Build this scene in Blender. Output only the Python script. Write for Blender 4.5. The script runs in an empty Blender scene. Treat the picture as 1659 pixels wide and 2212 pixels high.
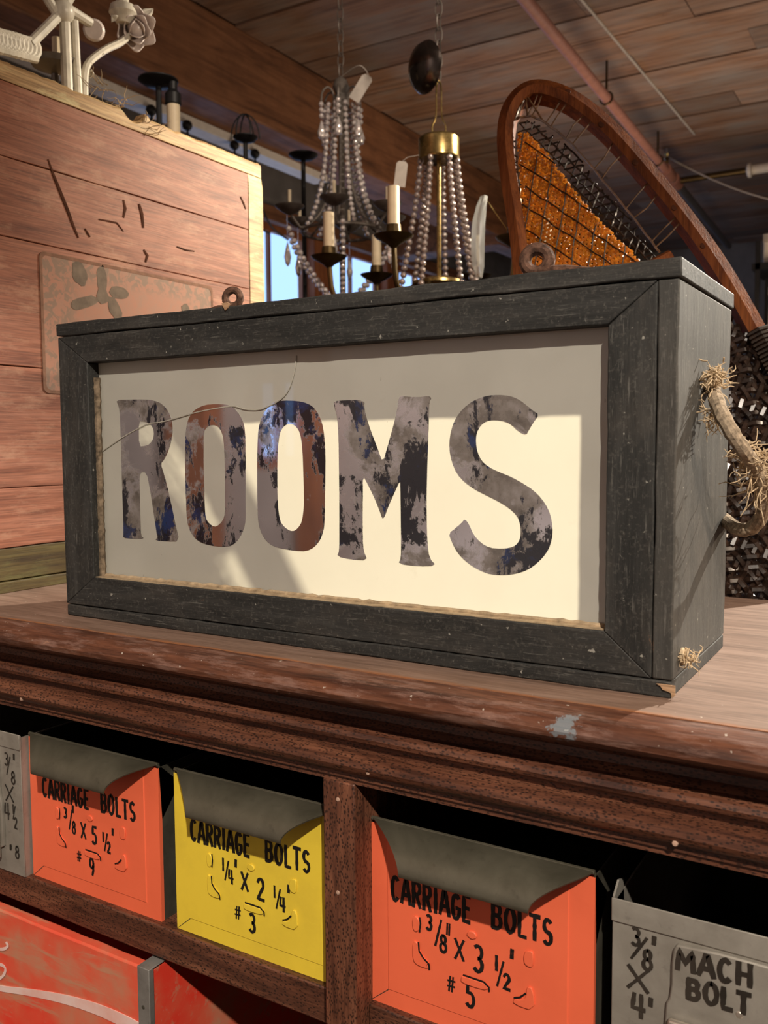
import bpy, bmesh, math, random
from mathutils import Vector, Matrix, noise as mnoise
random.seed(7)
scn = bpy.context.scene
COL = scn.collection
# ------------------------------------------------------------------ camera
CAM = Vector((0.744866, -0.608550, 0.172820))
YAW, PITCH, ROLL, FPX = -0.545753, -0.0775192, -0.00603495, 1961.7
W_, H_ = 1659.0, 2212.0
_f = Vector((math.sin(YAW)*math.cos(PITCH), math.cos(YAW)*math.cos(PITCH), math.sin(PITCH)))
_r = Vector((math.cos(YAW), -math.sin(YAW), 0.0))
_u = _r.cross(_f)
_c, _s = math.cos(ROLL), math.sin(ROLL)
CR, CU, CF = _c*_r + _s*_u, -_s*_r + _c*_u, _f
cd = bpy.data.cameras.new('camera'); cam = bpy.data.objects.new('camera', cd); COL.objects.link(cam)
cd.sensor_fit = 'HORIZONTAL'; cd.sensor_width = 36.0; cd.lens = 36.0*FPX/W_
cd.clip_start = 0.02; cd.clip_end = 100
M = Matrix.Identity(4)
for i in range(3):
    M[i][0], M[i][1], M[i][2], M[i][3] = CR[i], CU[i], -CF[i], CAM[i]
cam.matrix_world = M
cd.dof.use_dof = True; cd.dof.focus_distance = 0.78; cd.dof.aperture_fstop = 17.0
scn.camera = cam
# ------------------------------------------------------------------ world: pale daylight outside the windows
wd = bpy.data.worlds.new('world'); scn.world = wd; wd.use_nodes = True
bg = wd.node_tree.nodes['Background']; bg.inputs[0].default_value = (0.34, 0.55, 1.0, 1); bg.inputs[1].default_value = 1.7
# ------------------------------------------------------------------ lights
def lamp(name, kind, loc, target, power, color, size, cone=None, blend=0.3):
    l = bpy.data.lights.new(name, kind); l.energy = power; l.color = color
    if kind == 'AREA': l.size = size
    else: l.shadow_soft_size = size
    if kind == 'SPOT': l.spot_size = math.radians(cone); l.spot_blend = blend
    o = bpy.data.objects.new(name, l); COL.objects.link(o); o.location = loc
    o.rotation_euler = (Vector(target)-Vector(loc)).to_track_quat('-Z', 'Y').to_euler()
    return o
WARM = (1.0, 0.80, 0.56)
lamp('back_track_lamp', 'SPOT', (1.418, 2.50, 1.543), (0.47, 0.05, 0.13), 720, (1.0, .91, .77), 0.022, 26, 0.35)
lamp('box_track_lamp', 'SPOT', (1.30, 2.40, 1.50), (-0.17, 0.74, 0.62), 950, (1.0, .86, .66), 0.03, 19, 1.0)
lamp('side_shop_lamp', 'AREA', (2.60, 0.26, 0.80), (-0.17, 0.2, 0.3), 30, (1.0, .80, .60), 0.12)
lamp('chandelier_fill', 'SPOT', (1.05, 0.15, 2.0), (-0.30, 1.15, 0.75), 130, (1.0, .84, .68), 0.03, 44, 0.6)  # added fill that puts highlights on the chandelier beads
lamp('front_track_lamp', 'SPOT', (1.72, -1.72, 1.72), (0.44, 0.0, -0.13), 350, (1.0, .88, .74), 0.03, 34, 0.6)
lamp('front_wall_fill', 'AREA', (-0.6, -1.3, 1.9), (-1.9, -2.6, 0.4), 62, (1.0, .82, .64), 0.4)  # added fill, lights the wall mirrored by the lettering and bounces back
lamp('far_ceiling_fill', 'AREA', (-0.6, 4.4, 0.2), (-1.0, 4.6, 2.2), 22, (1.0, .74, .50), 1.2)  # added fill thrown up at the far ceiling planks
lamp('right_ceiling_fill', 'AREA', (0.9, 5.5, 0.4), (0.2, 5.0, 2.2), 19, (1.0, .90, .80), 1.0)  # another added upward fill, for the ceiling at the right
scn.view_settings.view_transform = 'Standard'; scn.view_settings.look = 'None'
scn.view_settings.exposure = 0.0; scn.view_settings.gamma = 1.0
scn.view_settings.use_curve_mapping = False

# ------------------------------------------------------------------ helpers: pixel rays
def ray(px, py):
    return CF + CR*((px-W_/2)/FPX) - CU*((py-H_/2)/FPX)
def at(px, py, axis, val):
    d = ray(px, py); return CAM + d*((val-CAM[axis])/d[axis])
def dep(px, py, t):
    return CAM + ray(px, py)*t
# ------------------------------------------------------------------ helpers: meshes
class MB:
    def __init__(s): s.v = []; s.f = []
    def add(s, vs, fs):
        n = len(s.v); s.v += [Vector(v) for v in vs]; s.f += [tuple(i+n for i in f) for f in fs]; return s
    def box(s, lo, hi):
        x0, y0, z0 = lo; x1, y1, z1 = hi
        return s.add([(x0,y0,z0),(x1,y0,z0),(x1,y1,z0),(x0,y1,z0),(x0,y0,z1),(x1,y0,z1),(x1,y1,z1),(x0,y1,z1)],
                     [(0,3,2,1),(4,5,6,7),(0,1,5,4),(1,2,6,5),(2,3,7,6),(3,0,4,7)])
    def jbox(s, lo, hi, axis, n=24, amp=0.0007, seed=0, fr=14.0):
        """box cut into n slices along an axis, its long edges slightly uneven"""
        lo, hi = Vector(lo), Vector(hi); a, b = [i for i in range(3) if i != axis]
        vs = []; fs = []
        for k in range(n+1):
            t = lo[axis] + (hi[axis]-lo[axis])*k/n
            for c, (qa, qb) in enumerate(((0,0),(1,0),(1,1),(0,1))):
                p = Vector((0,0,0)); p[axis] = t
                p[a] = hi[a] if qa else lo[a]; p[b] = hi[b] if qb else lo[b]
                w = mnoise.noise_vector(Vector((t*fr*3, c*7.3+seed*3.1, seed)))*amp + mnoise.noise_vector(Vector((t*fr*12, c*3.3+seed, 9.0)))*amp*.5
                w[axis] *= 0.2; vs.append(p + w)
        flip = (axis == 1)
        for k in range(n):
            for c in range(4):
                q = (k*4+c, k*4+(c+1)%4, (k+1)*4+(c+1)%4, (k+1)*4+c)
                fs.append(q)
        fs.append((3,2,1,0)); fs.append((n*4, n*4+1, n*4+2, n*4+3))
        return s.add(vs, fs)
    def tube(s, pts, r, n=8, caps=True, closed=False):
        pts = [Vector(p) for p in pts]; m = len(pts)
        rs = r if isinstance(r, (list, tuple)) else [r]*m
        up = None; vs = []; fs = []
        for i in range(m):
            if closed: t = pts[(i+1) % m]-pts[i-1]
            else: t = pts[min(i+1, m-1)]-pts[max(i-1, 0)]
            if t.length < 1e-9: t = Vector((0,0,1))
            t.normalize()
            if up is None:
                up = Vector((0,0,1)) if abs(t.z) < .9 else Vector((1,0,0))
            a = (up - t*up.dot(t))
            if a.length < 1e-6: a = t.orthogonal()
            a.normalize(); up = a; b = t.cross(a)
            for k in range(n):
                an = 2*math.pi*k/n; vs.append(pts[i] + (a*math.cos(an)+b*math.sin(an))*rs[i])
        for i in range(m if closed else m-1):
            j = (i+1) % m
            for k in range(n):
                fs.append((i*n+k, i*n+(k+1) % n, j*n+(k+1) % n, j*n+k))
        if caps and not closed:
            fs.append(tuple(range(n-1, -1, -1))); fs.append(tuple((m-1)*n+k for k in range(n)))
        return s.add(vs, fs)
    def lathe(s, prof, o=(0,0,0), n=24, ax=None, caps=True):
        """prof: list of (radius, height); ax: direction of the axis"""
        o = Vector(o); ax = Vector(ax or (0,0,1)).normalized(); a = ax.orthogonal().normalized(); b = ax.cross(a)
        vs = []; fs = []
        for r, h in prof:
            for k in range(n):
                an = 2*math.pi*k/n; vs.append(o + ax*h + (a*math.cos(an)+b*math.sin(an))*r)
        for i in range(len(prof)-1):
            for k in range(n): fs.append((i*n+k, i*n+(k+1) % n, (i+1)*n+(k+1) % n, (i+1)*n+k))
        if caps:
            if prof[0][0] > 1e-5: fs.append(tuple(range(n-1, -1, -1)))
            if prof[-1][0] > 1e-5: fs.append(tuple((len(prof)-1)*n+k for k in range(n)))
        return s.add(vs, fs)
    def loft(s, rings, closed_ring=True, caps=True, loop=False):
        n = len(rings[0]); vs = [p for r in rings for p in r]; fs = []
        m = len(rings)
        for i in range(m if loop else m-1):
            j = (i+1) % m
            for k in range(n if closed_ring else n-1):
                fs.append((i*n+k, i*n+(k+1) % n, j*n+(k+1) % n, j*n+k))
        if caps and not loop and closed_ring:
            fs.append(tuple(range(n-1, -1, -1))); fs.append(tuple((m-1)*n+k for k in range(n)))
        return s.add(vs, fs)
    def sphere(s, c, r, u=10, v=7, sc=(1,1,1)):
        prof = []
        c = Vector(c)
        vs = []; fs = []
        for i in range(v+1):
            th = math.pi*i/v
            for k in range(u):
                an = 2*math.pi*k/u
                vs.append(c + Vector((math.sin(th)*math.cos(an)*r*sc[0], math.sin(th)*math.sin(an)*r*sc[1], -math.cos(th)*r*sc[2])))
        for i in range(v):
            for k in range(u): fs.append((i*u+k, i*u+(k+1) % u, (i+1)*u+(k+1) % u, (i+1)*u+k))
        return s.add(vs, fs)
    def mesh(s, name, off=Vector((0,0,0))):
        me = bpy.data.meshes.new(name); me.from_pydata([v-off for v in s.v], [], s.f); me.validate()
        bm = bmesh.new(); bm.from_mesh(me)
        bmesh.ops.remove_doubles(bm, verts=bm.verts, dist=1e-6)
        bmesh.ops.recalc_face_normals(bm, faces=bm.faces); bm.to_mesh(me); bm.free()
        return me
    def build(s, name, mat, parent=None, smooth=False, bevel=0, seg=2, angle=35):
        off = Vector((0,0,0)); p = parent
        while p is not None: off = off + Vector(p.location); p = p.parent
        me = s.mesh(name, off); return link(name, me, mat, parent, smooth, bevel, seg, angle)
def link(name, me, mat, parent=None, smooth=False, bevel=0, seg=2, angle=35):
    o = bpy.data.objects.new(name, me); COL.objects.link(o)
    if mat is not None and not me.materials: me.materials.append(mat)
    if parent is not None: o.parent = parent
    if bevel:
        b = o.modifiers.new('bevel', 'BEVEL'); b.width = bevel; b.segments = seg; b.limit_method = 'ANGLE'; b.angle_limit = math.radians(40)
    if smooth or bevel:
        me.shade_smooth() if hasattr(me, 'shade_smooth') else None
        try: me.set_sharp_from_angle(angle=math.radians(angle))
        except Exception: pass
    return o
def tag(o, label, cat, group=None):
    o['label'] = label; o['category'] = cat
    if group: o['group'] = group
    return o
def thing(name, label, cat, loc=(0,0,0), group=None):
    o = bpy.data.objects.new(name, None); COL.objects.link(o); o.location = loc; o.empty_display_size = .02
    return tag(o, label, cat, group)
def struct(o): o['kind'] = 'structure'; return o
def stuff(o): o['kind'] = 'stuff'; return o
def chaikin(pts, n=2, closed=False):
    for _ in range(n):
        out = [] if closed else [pts[0]]
        m = len(pts)
        for i in range(m if closed else m-1):
            a, b = Vector(pts[i]), Vector(pts[(i+1) % m])
            out += [a*.75+b*.25, a*.25+b*.75]
        if not closed: out.append(pts[-1])
        pts = out
    return [Vector(p) for p in pts]
def fill_poly(loops, to3d, back, name, mat, parent, thick, bevel=0):
    """flat shape with holes; loops of 2-D points, to3d maps a point, thick pushes along 'back'"""
    bm = bmesh.new(); edges = []
    for lp in loops:
        vs = [bm.verts.new(to3d(p)) for p in lp]
        for i in range(len(vs)): edges.append(bm.edges.new((vs[i], vs[(i+1) % len(vs)])))
    bmesh.ops.triangle_fill(bm, use_beauty=True, use_dissolve=False, edges=edges)
    if thick:
        g = bmesh.ops.extrude_face_region(bm, geom=list(bm.faces))
        bmesh.ops.translate(bm, vec=Vector(back)*thick, verts=[e for e in g['geom'] if isinstance(e, bmesh.types.BMVert)])
    bmesh.ops.recalc_face_normals(bm, faces=bm.faces)
    off = Vector((0,0,0)); p = parent
    while p is not None: off += Vector(p.location); p = p.parent
    bmesh.ops.translate(bm, vec=-off, verts=bm.verts)
    me = bpy.data.meshes.new(name); bm.to_mesh(me); bm.free()
    return link(name, me, mat, parent, bevel=bevel)

# ------------------------------------------------------------------ helpers: materials
def srgb(r, g, b):
    f = lambda c: (c/255/12.92) if c/255 <= .04045 else ((c/255+.055)/1.055)**2.4
    return (f(r), f(g), f(b), 1)
class NT:
    def __init__(s, name):
        s.m = bpy.data.materials.new(name); s.m.use_nodes = True; s.t = s.m.node_tree
        s.b = s.t.nodes['Principled BSDF']; s.out = s.t.nodes['Material Output']
        s.tc = s.n('ShaderNodeTexCoord')
    def n(s, k): return s.t.nodes.new(k)
    def l(s, a, b): s.t.links.new(a, b)
    def map(s, scale=(1,1,1), loc=(0,0,0), rot=(0,0,0), src=None):
        m = s.n('ShaderNodeMapping'); m.inputs['Scale'].default_value = scale; m.inputs['Location'].default_value = loc
        m.inputs['Rotation'].default_value = rot
        s.l(src or s.tc.outputs['Object'], m.inputs['Vector']); return m.outputs[0]
    def noise(s, vec, scale=5, detail=4, rough=.55, dist=0):
        n = s.n('ShaderNodeTexNoise'); s.l(vec, n.inputs['Vector'])
        n.inputs['Scale'].default_value = scale; n.inputs['Detail'].default_value = detail
        n.inputs['Roughness'].default_value = rough; n.inputs['Distortion'].default_value = dist
        return n.outputs['Fac']
    def voro(s, vec, scale=5, feat='F1'):
        n = s.n('ShaderNodeTexVoronoi'); s.l(vec, n.inputs['Vector']); n.inputs['Scale'].default_value = scale; n.feature = feat
        return n.outputs['Distance']
    def ramp(s, fac, stops, interp='LINEAR'):
        r = s.n('ShaderNodeValToRGB'); s.l(fac, r.inputs[0]); cr = r.color_ramp; cr.interpolation = interp
        while len(cr.elements) < len(stops): cr.elements.new(.5)
        for e, (p, c) in zip(cr.elements, stops):
            e.position = p; e.color = c if hasattr(c, '__len__') else (c, c, c, 1)
        return r.outputs[0]
    def mix(s, fac, a, b, mode='MIX'):
        m = s.n('ShaderNodeMix'); m.data_type = 'RGBA'; m.blend_type = mode; m.clamp_factor = True
        for sock, v in ((m.inputs[0], fac), (m.inputs[6], a), (m.inputs[7], b)):
            if hasattr(v, 'is_linked') or isinstance(v, bpy.types.NodeSocket): s.l(v, sock)
            else: sock.default_value = v
        return m.outputs[2]
    def math(s, op, a, b=0.5):
        m = s.n('ShaderNodeMath'); m.operation = op
        for sock, v in ((m.inputs[0], a), (m.inputs[1], b)):
            if isinstance(v, bpy.types.NodeSocket): s.l(v, sock)
            else: sock.default_value = v
        return m.outputs[0]
    def set(s, k, v):
        i = s.b.inputs[k]
        if isinstance(v, bpy.types.NodeSocket): s.l(v, i)
        else: i.default_value = v
    def bump(s, h, strength=.3, dist=.001):
        b = s.n('ShaderNodeBump'); b.inputs['Strength'].default_value = strength; b.inputs['Distance'].default_value = dist
        s.l(h, b.inputs['Height']); s.l(b.outputs[0], s.b.inputs['Normal'])
def stretch(axis, a=1.0, b=14.0):
    v = [b, b, b]; v[axis] = a; return tuple(v)
def wood(name, dark, mid, light, axis=0, scale=9, rough=.5, wear=None, bump=.4, spec=.4, pores=True, knots=0.0, coat=0):
    t = NT(name); v = t.map(stretch(axis, 1, 12)); g = t.noise(v, scale, 6, .6, .6)
    v2 = t.map(stretch(axis, 6, 160)); fine = t.noise(v2, 4, 3, .6)
    c = t.ramp(g, [(.30, dark), (.5, mid), (.72, light)])
    if pores:
        p = t.ramp(fine, [(.36, (.35, .35, .35, 1)), (.52, (1, 1, 1, 1))]); c = t.mix(.55, c, p, 'MULTIPLY')
    blot = t.noise(t.map(), 7, 4, .6); c = t.mix(t.ramp(blot, [(.42, 0), (.75, .45)]), c, dark)
    if wear:
        wn = t.noise(t.map(stretch(axis, 5, 22)), 2.2, 7, .68); c = t.mix(t.ramp(wn, [(.60, 0), (.66, .8)]), c, wear)
    t.set('Base Color', c); t.set('Roughness', t.ramp(blot, [(.3, rough-.08), (.7, rough+.12)]))
    t.set('Specular IOR Level', spec); t.set('Coat Weight', coat)
    t.bump(t.math('ADD', fine, g), bump, .0008)
    return t.m
def plain(name, col, rough=.5, metal=0.0, spec=.5, var=.15, bump=0, scale=30, coat=0):
    t = NT(name); n = t.noise(t.map(), scale, 5, .6)
    d = tuple(c*(1-var*1.6) for c in col[:3])+(1,); l = tuple(min(1, c*(1+var)) for c in col[:3])+(1,)
    t.set('Base Color', t.ramp(n, [(.3, d), (.7, l)])); t.set('Roughness', rough); t.set('Metallic', metal)
    t.set('Specular IOR Level', spec); t.set('Coat Weight', coat)
    if bump: t.bump(n, bump, .001)
    return t.m
# ------------------------------------------------------------------ materials
def sign_paint(name, axis, paleness=0.0):
    t = NT(name)
    g = t.noise(t.map(stretch(axis, 1, 9)), 8, 7, .66, .4)
    c = t.ramp(g, [(.30, (.011,.0115,.011,1)), (.52, (.024,.0242,.023,1)), (.70, (.044,.0435,.041,1))])
    sm = t.noise(t.map(stretch(axis, .6, 1.4)), 16, 7, .7, .8); c = t.mix(t.ramp(sm, [(.48, 0), (.72, .48)]), c, (.075,.066,.056,1))
    gr = t.noise(t.map(), 420, 2, .6); c = t.mix(t.ramp(gr, [(.54, 0), (.70, .24)]), c, (.14,.13,.115,1))
    f = t.noise(t.map(stretch(axis, 9, 120)), 5, 5, .7); c = t.mix(t.ramp(f, [(.58, 0), (.70, .62)]), c, (.15,.145,.13,1))
    k = t.noise(t.map(stretch(axis, 3, 10)), 10, 8, .75); c = t.mix(t.ramp(k, [(.69, 0), (.72, .7)]), c, (.22,.12,.07,1))
    if paleness: c = t.mix(t.ramp(t.noise(t.map(stretch(axis, 2, 8)), 5, 6, .65), [(.25, paleness*.5), (.75, paleness)]), c, (.24,.225,.20,1))  # mixes in a paler grey, used on the right end board
    sp = t.noise(t.map(), 210, 2, .5); c = t.mix(t.ramp(sp, [(.72, 0), (.76, .8)]), c, (.33,.32,.28,1))
    t.set('Base Color', c); t.set('Roughness', .62); t.set('Specular IOR Level', .35)
    t.bump(t.math('ADD', t.math('MULTIPLY', f, .5), g), .55, .0012)
    return t.m
M_SX, M_SZ, M_SY = sign_paint('charcoal_paint_x', 0), sign_paint('charcoal_paint_z', 2), sign_paint('pale_charcoal_end', 2, .15)
def milk():
    t = NT('milk_painted_glass')
    n = t.noise(t.map(), 9, 4, .6); e = t.noise(t.map(), 38, 6, .7)
    c = t.ramp(n, [(.3, (.56,.55,.49,1)), (.7, (.66,.65,.58,1))])
    c = t.mix(t.ramp(e, [(.66, 0), (.78, .35)]), c, (.30,.28,.22,1))
    sk = t.noise(t.map((1.6, 1, .8)), 120, 3, .6); c = t.mix(t.ramp(sk, [(.74, 0), (.77, .6)]), c, (.16,.14,.11,1))
    sm = t.noise(t.map((1, 1, .5)), 5, 5, .65, .6); c = t.mix(t.ramp(sm, [(.50, 0), (.72, .35)]), c, (.44,.43,.38,1))
    t.set('Base Color', c); t.set('Roughness', .45); t.set('Coat Weight', 1.0); t.set('Coat Roughness', .015); t.set('Coat IOR', 1.5)
    tr = t.n('ShaderNodeBsdfTranslucent'); tr.inputs[0].default_value = (.95,.88,.66,1)
    mx = t.n('ShaderNodeMixShader'); mx.inputs[0].default_value = .42
    t.l(t.b.outputs[0], mx.inputs[1]); t.l(tr.outputs[0], mx.inputs[2]); t.l(mx.outputs[0], t.out.inputs[0])
    return t.m
M_MILK = milk()
def foil():
    t = NT('worn_silvered_paint')
    v = t.map((1, 1, .55)); a = t.noise(v, 34, 9, .70, .3); b = t.noise(t.map((1,1,1), (3,1,2)), 16, 8, .68, .4)
    d = t.noise(t.map((1,1,1), (7,2,5)), 60, 5, .6)
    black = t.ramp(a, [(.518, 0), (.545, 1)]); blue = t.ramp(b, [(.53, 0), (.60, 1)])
    tar = t.ramp(d, [(.3, (.095,.080,.068,1)), (.5, (.20,.175,.155,1)), (.72, (.34,.31,.30,1))])
    mirror = t.math('SUBTRACT', 1.0, black); sx = t.n('ShaderNodeSeparateXYZ'); t.l(t.tc.outputs['Object'], sx.inputs[0])
    keep = t.ramp(t.math('ADD', sx.outputs[0], .5), [(.31, 0), (.36, .13), (.50, .13), (.58, 0)])
    clean = t.math('MULTIPLY', mirror, t.ramp(t.math('SUBTRACT', b, keep), [(.42, 1), (.50, 0)]))
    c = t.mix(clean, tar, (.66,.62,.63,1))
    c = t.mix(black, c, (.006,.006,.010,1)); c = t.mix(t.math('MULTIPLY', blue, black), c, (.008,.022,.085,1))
    t.set('Base Color', c)
    t.set('Metallic', t.math('ADD', t.math('MULTIPLY', mirror, .35), t.math('MULTIPLY', clean, .6))); t.set('Roughness', t.mix(clean, t.ramp(d, [(.35, .20), (.7, .40)]), (.05,.05,.05,1)))
    t.set('Coat Weight', 1.0); t.set('Coat Roughness', .02)
    return t.m
M_FOIL = foil()
M_CRACK = plain('crack_edge', (.42,.40,.34,1), .2, 0, .6, .1)
M_PUTTY = plain('old_putty', (.20,.15,.10,1), .85, 0, .2, .45, .8, 160)
M_PUTTYL = plain('worn_ledge_wood', (.40,.30,.19,1), .8, 0, .2, .3, .5, 120)
M_RUST = plain('rusty_iron', (.115,.060,.040,1), .75, .35, .3, .45, .6, 240)
M_ROPE = plain('old_hemp_rope', (.33,.26,.185,1), .95, 0, .1, .4, .8, 300)
M_FIBRE = plain('frayed_hemp', (.52,.40,.26,1), .9, 0, .1, .2)
M_BARE = wood('bare_pine_chip', (.30,.17,.09,1), (.45,.28,.16,1), (.55,.36,.22,1), 0, 20, .8)
# counter
def oak(name, axis, k=1.0, flecks=True, worn=False):
    t = NT(name); s = lambda c: tuple(x*k for x in c)+(1,)
    g = t.noise(t.map(stretch(axis, 1, 11)), 9, 6, .62, .5)
    c = t.ramp(g, [(.30, s((.060,.022,.014))), (.50, s((.155,.058,.032))), (.70, s((.250,.100,.055)))])
    f = t.noise(t.map(stretch(axis, 14, 150)), 3, 3, .6); c = t.mix(.6, c, t.ramp(f, [(.38, .45), (.56, 1)]), 'MULTIPLY')
    if flecks:
        v = t.voro(t.map(stretch(axis, .55, 1.0)), 520); c = t.mix(t.ramp(v, [(.24, .9), (.46, 0)]), c, (.022,.010,.007,1))
    b = t.noise(t.map(), 12, 6, .65)
    if worn:
        w = t.noise(t.map(stretch(axis, 2, 9)), 11, 8, .72)
        c = t.mix(t.ramp(w, [(.50, 0), (.62, .55)]), c, (.26,.155,.125,1))
        c = t.mix(t.ramp(w, [(.66, 0), (.70, .8)]), c, (.45,.24,.13,1))
        sp = t.noise(t.map(), 150, 2, .5); c = t.mix(t.ramp(sp, [(.72, 0), (.75, .8)]), c, (.50,.44,.38,1))
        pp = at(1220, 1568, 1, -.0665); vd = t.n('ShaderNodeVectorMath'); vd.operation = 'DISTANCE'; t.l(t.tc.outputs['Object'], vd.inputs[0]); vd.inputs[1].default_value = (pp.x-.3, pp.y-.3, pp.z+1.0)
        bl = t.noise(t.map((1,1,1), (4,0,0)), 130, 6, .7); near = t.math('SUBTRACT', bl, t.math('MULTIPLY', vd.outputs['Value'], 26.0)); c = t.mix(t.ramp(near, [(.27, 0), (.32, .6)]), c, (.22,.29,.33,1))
    t.set('Base Color', c); t.set('Roughness', t.ramp(b, [(.3, .34), (.7, .55)])); t.set('Specular IOR Level', .45)
    t.bump(f, .35, .0006)
    return t.m
M_OAKX, M_OAKZ, M_OAKW = oak('dark_oak_x', 0, .85), oak('dark_oak_z', 2), oak('worn_oak_nosing', 0, .72, False, True)
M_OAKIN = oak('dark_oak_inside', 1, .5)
def ctop():
    t = NT('worn_counter_top')
    g = t.noise(t.map(stretch(0, 1, 9)), 7, 6, .6, .6)
    c = t.ramp(g, [(.30, (.150,.090,.063,1)), (.5, (.225,.142,.104,1)), (.7, (.285,.190,.145,1))])
    f = t.noise(t.map(stretch(0, 7, 110)), 3, 3, .6); c = t.mix(.45, c, t.ramp(f, [(.36, .45), (.55, 1)]), 'MULTIPLY')
    s = t.noise(t.map(), 180, 2, .5); c = t.mix(t.ramp(s, [(.74, 0), (.77, .7)]), c, (.6,.52,.44,1))
    # the varnish has worn off most of the top, it survives in streaks by the front edge
    sx = t.n('ShaderNodeSeparateXYZ'); t.l(t.tc.outputs['Object'], sx.inputs[0])
    w = t.noise(t.map(stretch(0, 2.5, 9)), 10, 7, .7)
    edge = t.ramp(t.math('ADD', t.math('MULTIPLY', t.math('ADD', sx.outputs[1], .3405), 55.0), w), [(.45, 1), (.75, 0)])
    c = t.mix(edge, c, (.30,.125,.055,1))
    t.set('Base Color', c); t.set('Roughness', .58); t.set('Specular IOR Level', .35); t.bump(f, .3, .0006)
    return t.m
M_CTOP = ctop()
M_NAIL = plain('filled_nail_head', (.55,.36,.27,1), .6, 0, .4, .2)
# bins
def enamel(name, col, grime=(.10,.07,.04,1), amt=.25):
    t = NT(name); n = t.noise(t.map(), 14, 5, .6); c = t.mix(t.ramp(n, [(.45, 0), (.8, amt)]), col, grime)
    ch = t.noise(t.map(), 95, 6, .7); c = t.mix(t.ramp(ch, [(.735, 0), (.75, 1)]), c, (.04,.035,.03,1))
    sc = t.noise(t.map((30, 30, 220)), 3, 3, .6); c = t.mix(t.ramp(sc, [(.66, 0), (.75, .25)]), c, tuple(min(1, x*1.3) for x in col[:3])+(1,))
    t.set('Base Color', c); t.set('Roughness', .42); t.set('Specular IOR Level', .4); t.bump(n, .08, .002)
    return t.m
M_ORANGE = enamel('orange_enamel', (.90,.165,.075,1), (.62,.10,.045,1), .35)
M_YELLOW = enamel('yellow_enamel', (.86,.64,.055,1), (.45,.32,.04,1), .40)
def steel(name, a, b, rough, metal):
    t = NT(name); n = t.noise(t.map(), 22, 6, .65, .5); n2 = t.noise(t.map((1,1,1),(2,2,2)), 130, 4, .6)
    c = t.mix(t.ramp(n, [(.3, 0), (.7, 1)]), a, b); c = t.mix(t.ramp(n2, [(.6, 0), (.75, .35)]), c, tuple(x*.45 for x in a[:3])+(1,))
    t.set('Base Color', c); t.set('Metallic', metal); t.set('Roughness', t.ramp(n, [(.3, rough-.06), (.7, rough+.1)]))
    t.bump(n2, .12, .0006); return t.m
M_HOOD = steel('olive_tarnished_steel', (.080,.073,.052,1), (.135,.123,.090,1), .40, .45)
M_SIDE = steel('dark_tarnished_steel', (.050,.047,.036,1), (.085,.080,.060,1), .55, .3)
M_GREY = steel('grey_galvanised_steel', (.27,.25,.215,1), (.40,.375,.33,1), .42, .35)
M_BRIGHT = steel('bare_bright_steel', (.55,.48,.40,1), (.85,.80,.72,1), .30, .8)
M_INK = plain('black_brush_paint', (.012,.010,.009,1), .5, 0, .4, .3)
M_INKG = plain('black_marker', (.035,.028,.022,1), .6, 0, .3, .3)
# red crate
def redpaint():
    t = NT('worn_red_crate_paint')
    g = t.noise(t.map(stretch(0, 1.2, 7)), 8, 7, .68, .5); b = t.noise(t.map(), 7, 5, .62)
    c = t.ramp(b, [(.36, (.58,.22,.13,1)), (.47, (.74,.12,.062,1)), (.60, (.82,.050,.026,1))])
    c = t.mix(t.ramp(g, [(.54, 0), (.66, .75)]), c, (.50,.28,.17,1))
    w = t.noise(t.map(stretch(0, 9, 40)), 6, 6, .7); c = t.mix(t.ramp(w, [(.62, 0), (.70, .45)]), c, (.62,.32,.25,1))
    t.set('Base Color', c); t.set('Roughness', .55); t.bump(g, .3, .0008); return t.m
M_RED = redpaint()
M_WHITEP = enamel('faded_white_stencil', (.85,.64,.60,1), (.75,.20,.12,1), .7)
M_ZINC = steel('zinc_strap', (.22,.215,.20,1), (.36,.35,.33,1), .45, .5)
# pale wooden box
def boxwood(name, k=(1,1,1)):
    t = NT(name); s = lambda c: tuple(x*m for x, m in zip(c, k))+(1,)
    g = t.noise(t.map((12, 1, 12)), 6, 6, .62, .8)
    c = t.ramp(g, [(.30, s((.17,.050,.026))), (.5, s((.30,.108,.060))), (.70, s((.39,.160,.100)))])
    f = t.noise(t.map((100, 4, 130)), 4, 4, .6); c = t.mix(.7, c, t.ramp(f, [(.34, .4), (.58, 1)]), 'MULTIPLY')
    w = t.noise(t.map((6, 3, 9)), 5, 8, .72); c = t.mix(t.ramp(w, [(.52, 0), (.68, .6)]), c, s((.44,.235,.15)))
    k2 = t.noise(t.map((5, 4, 8)), 7, 6, .7); c = t.mix(t.ramp(k2, [(.70, 0), (.76, .7)]), c, s((.16,.06,.035)))
    t.set('Base Color', c); t.set('Roughness', .6); t.set('Specular IOR Level', .35); t.bump(f, .3, .0008); return t.m
M_BOX = boxwood('pink_washed_pine')
M_BOXRIM = boxwood('bare_rim_pine', (1.75, 3.1, 2.7))
M_BOXBASE = boxwood('olive_base_wood', (.30, .55, .28))
M_SEAM = plain('dark_gouge', (.075,.028,.016,1), .9, 0, .1, .4)
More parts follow.
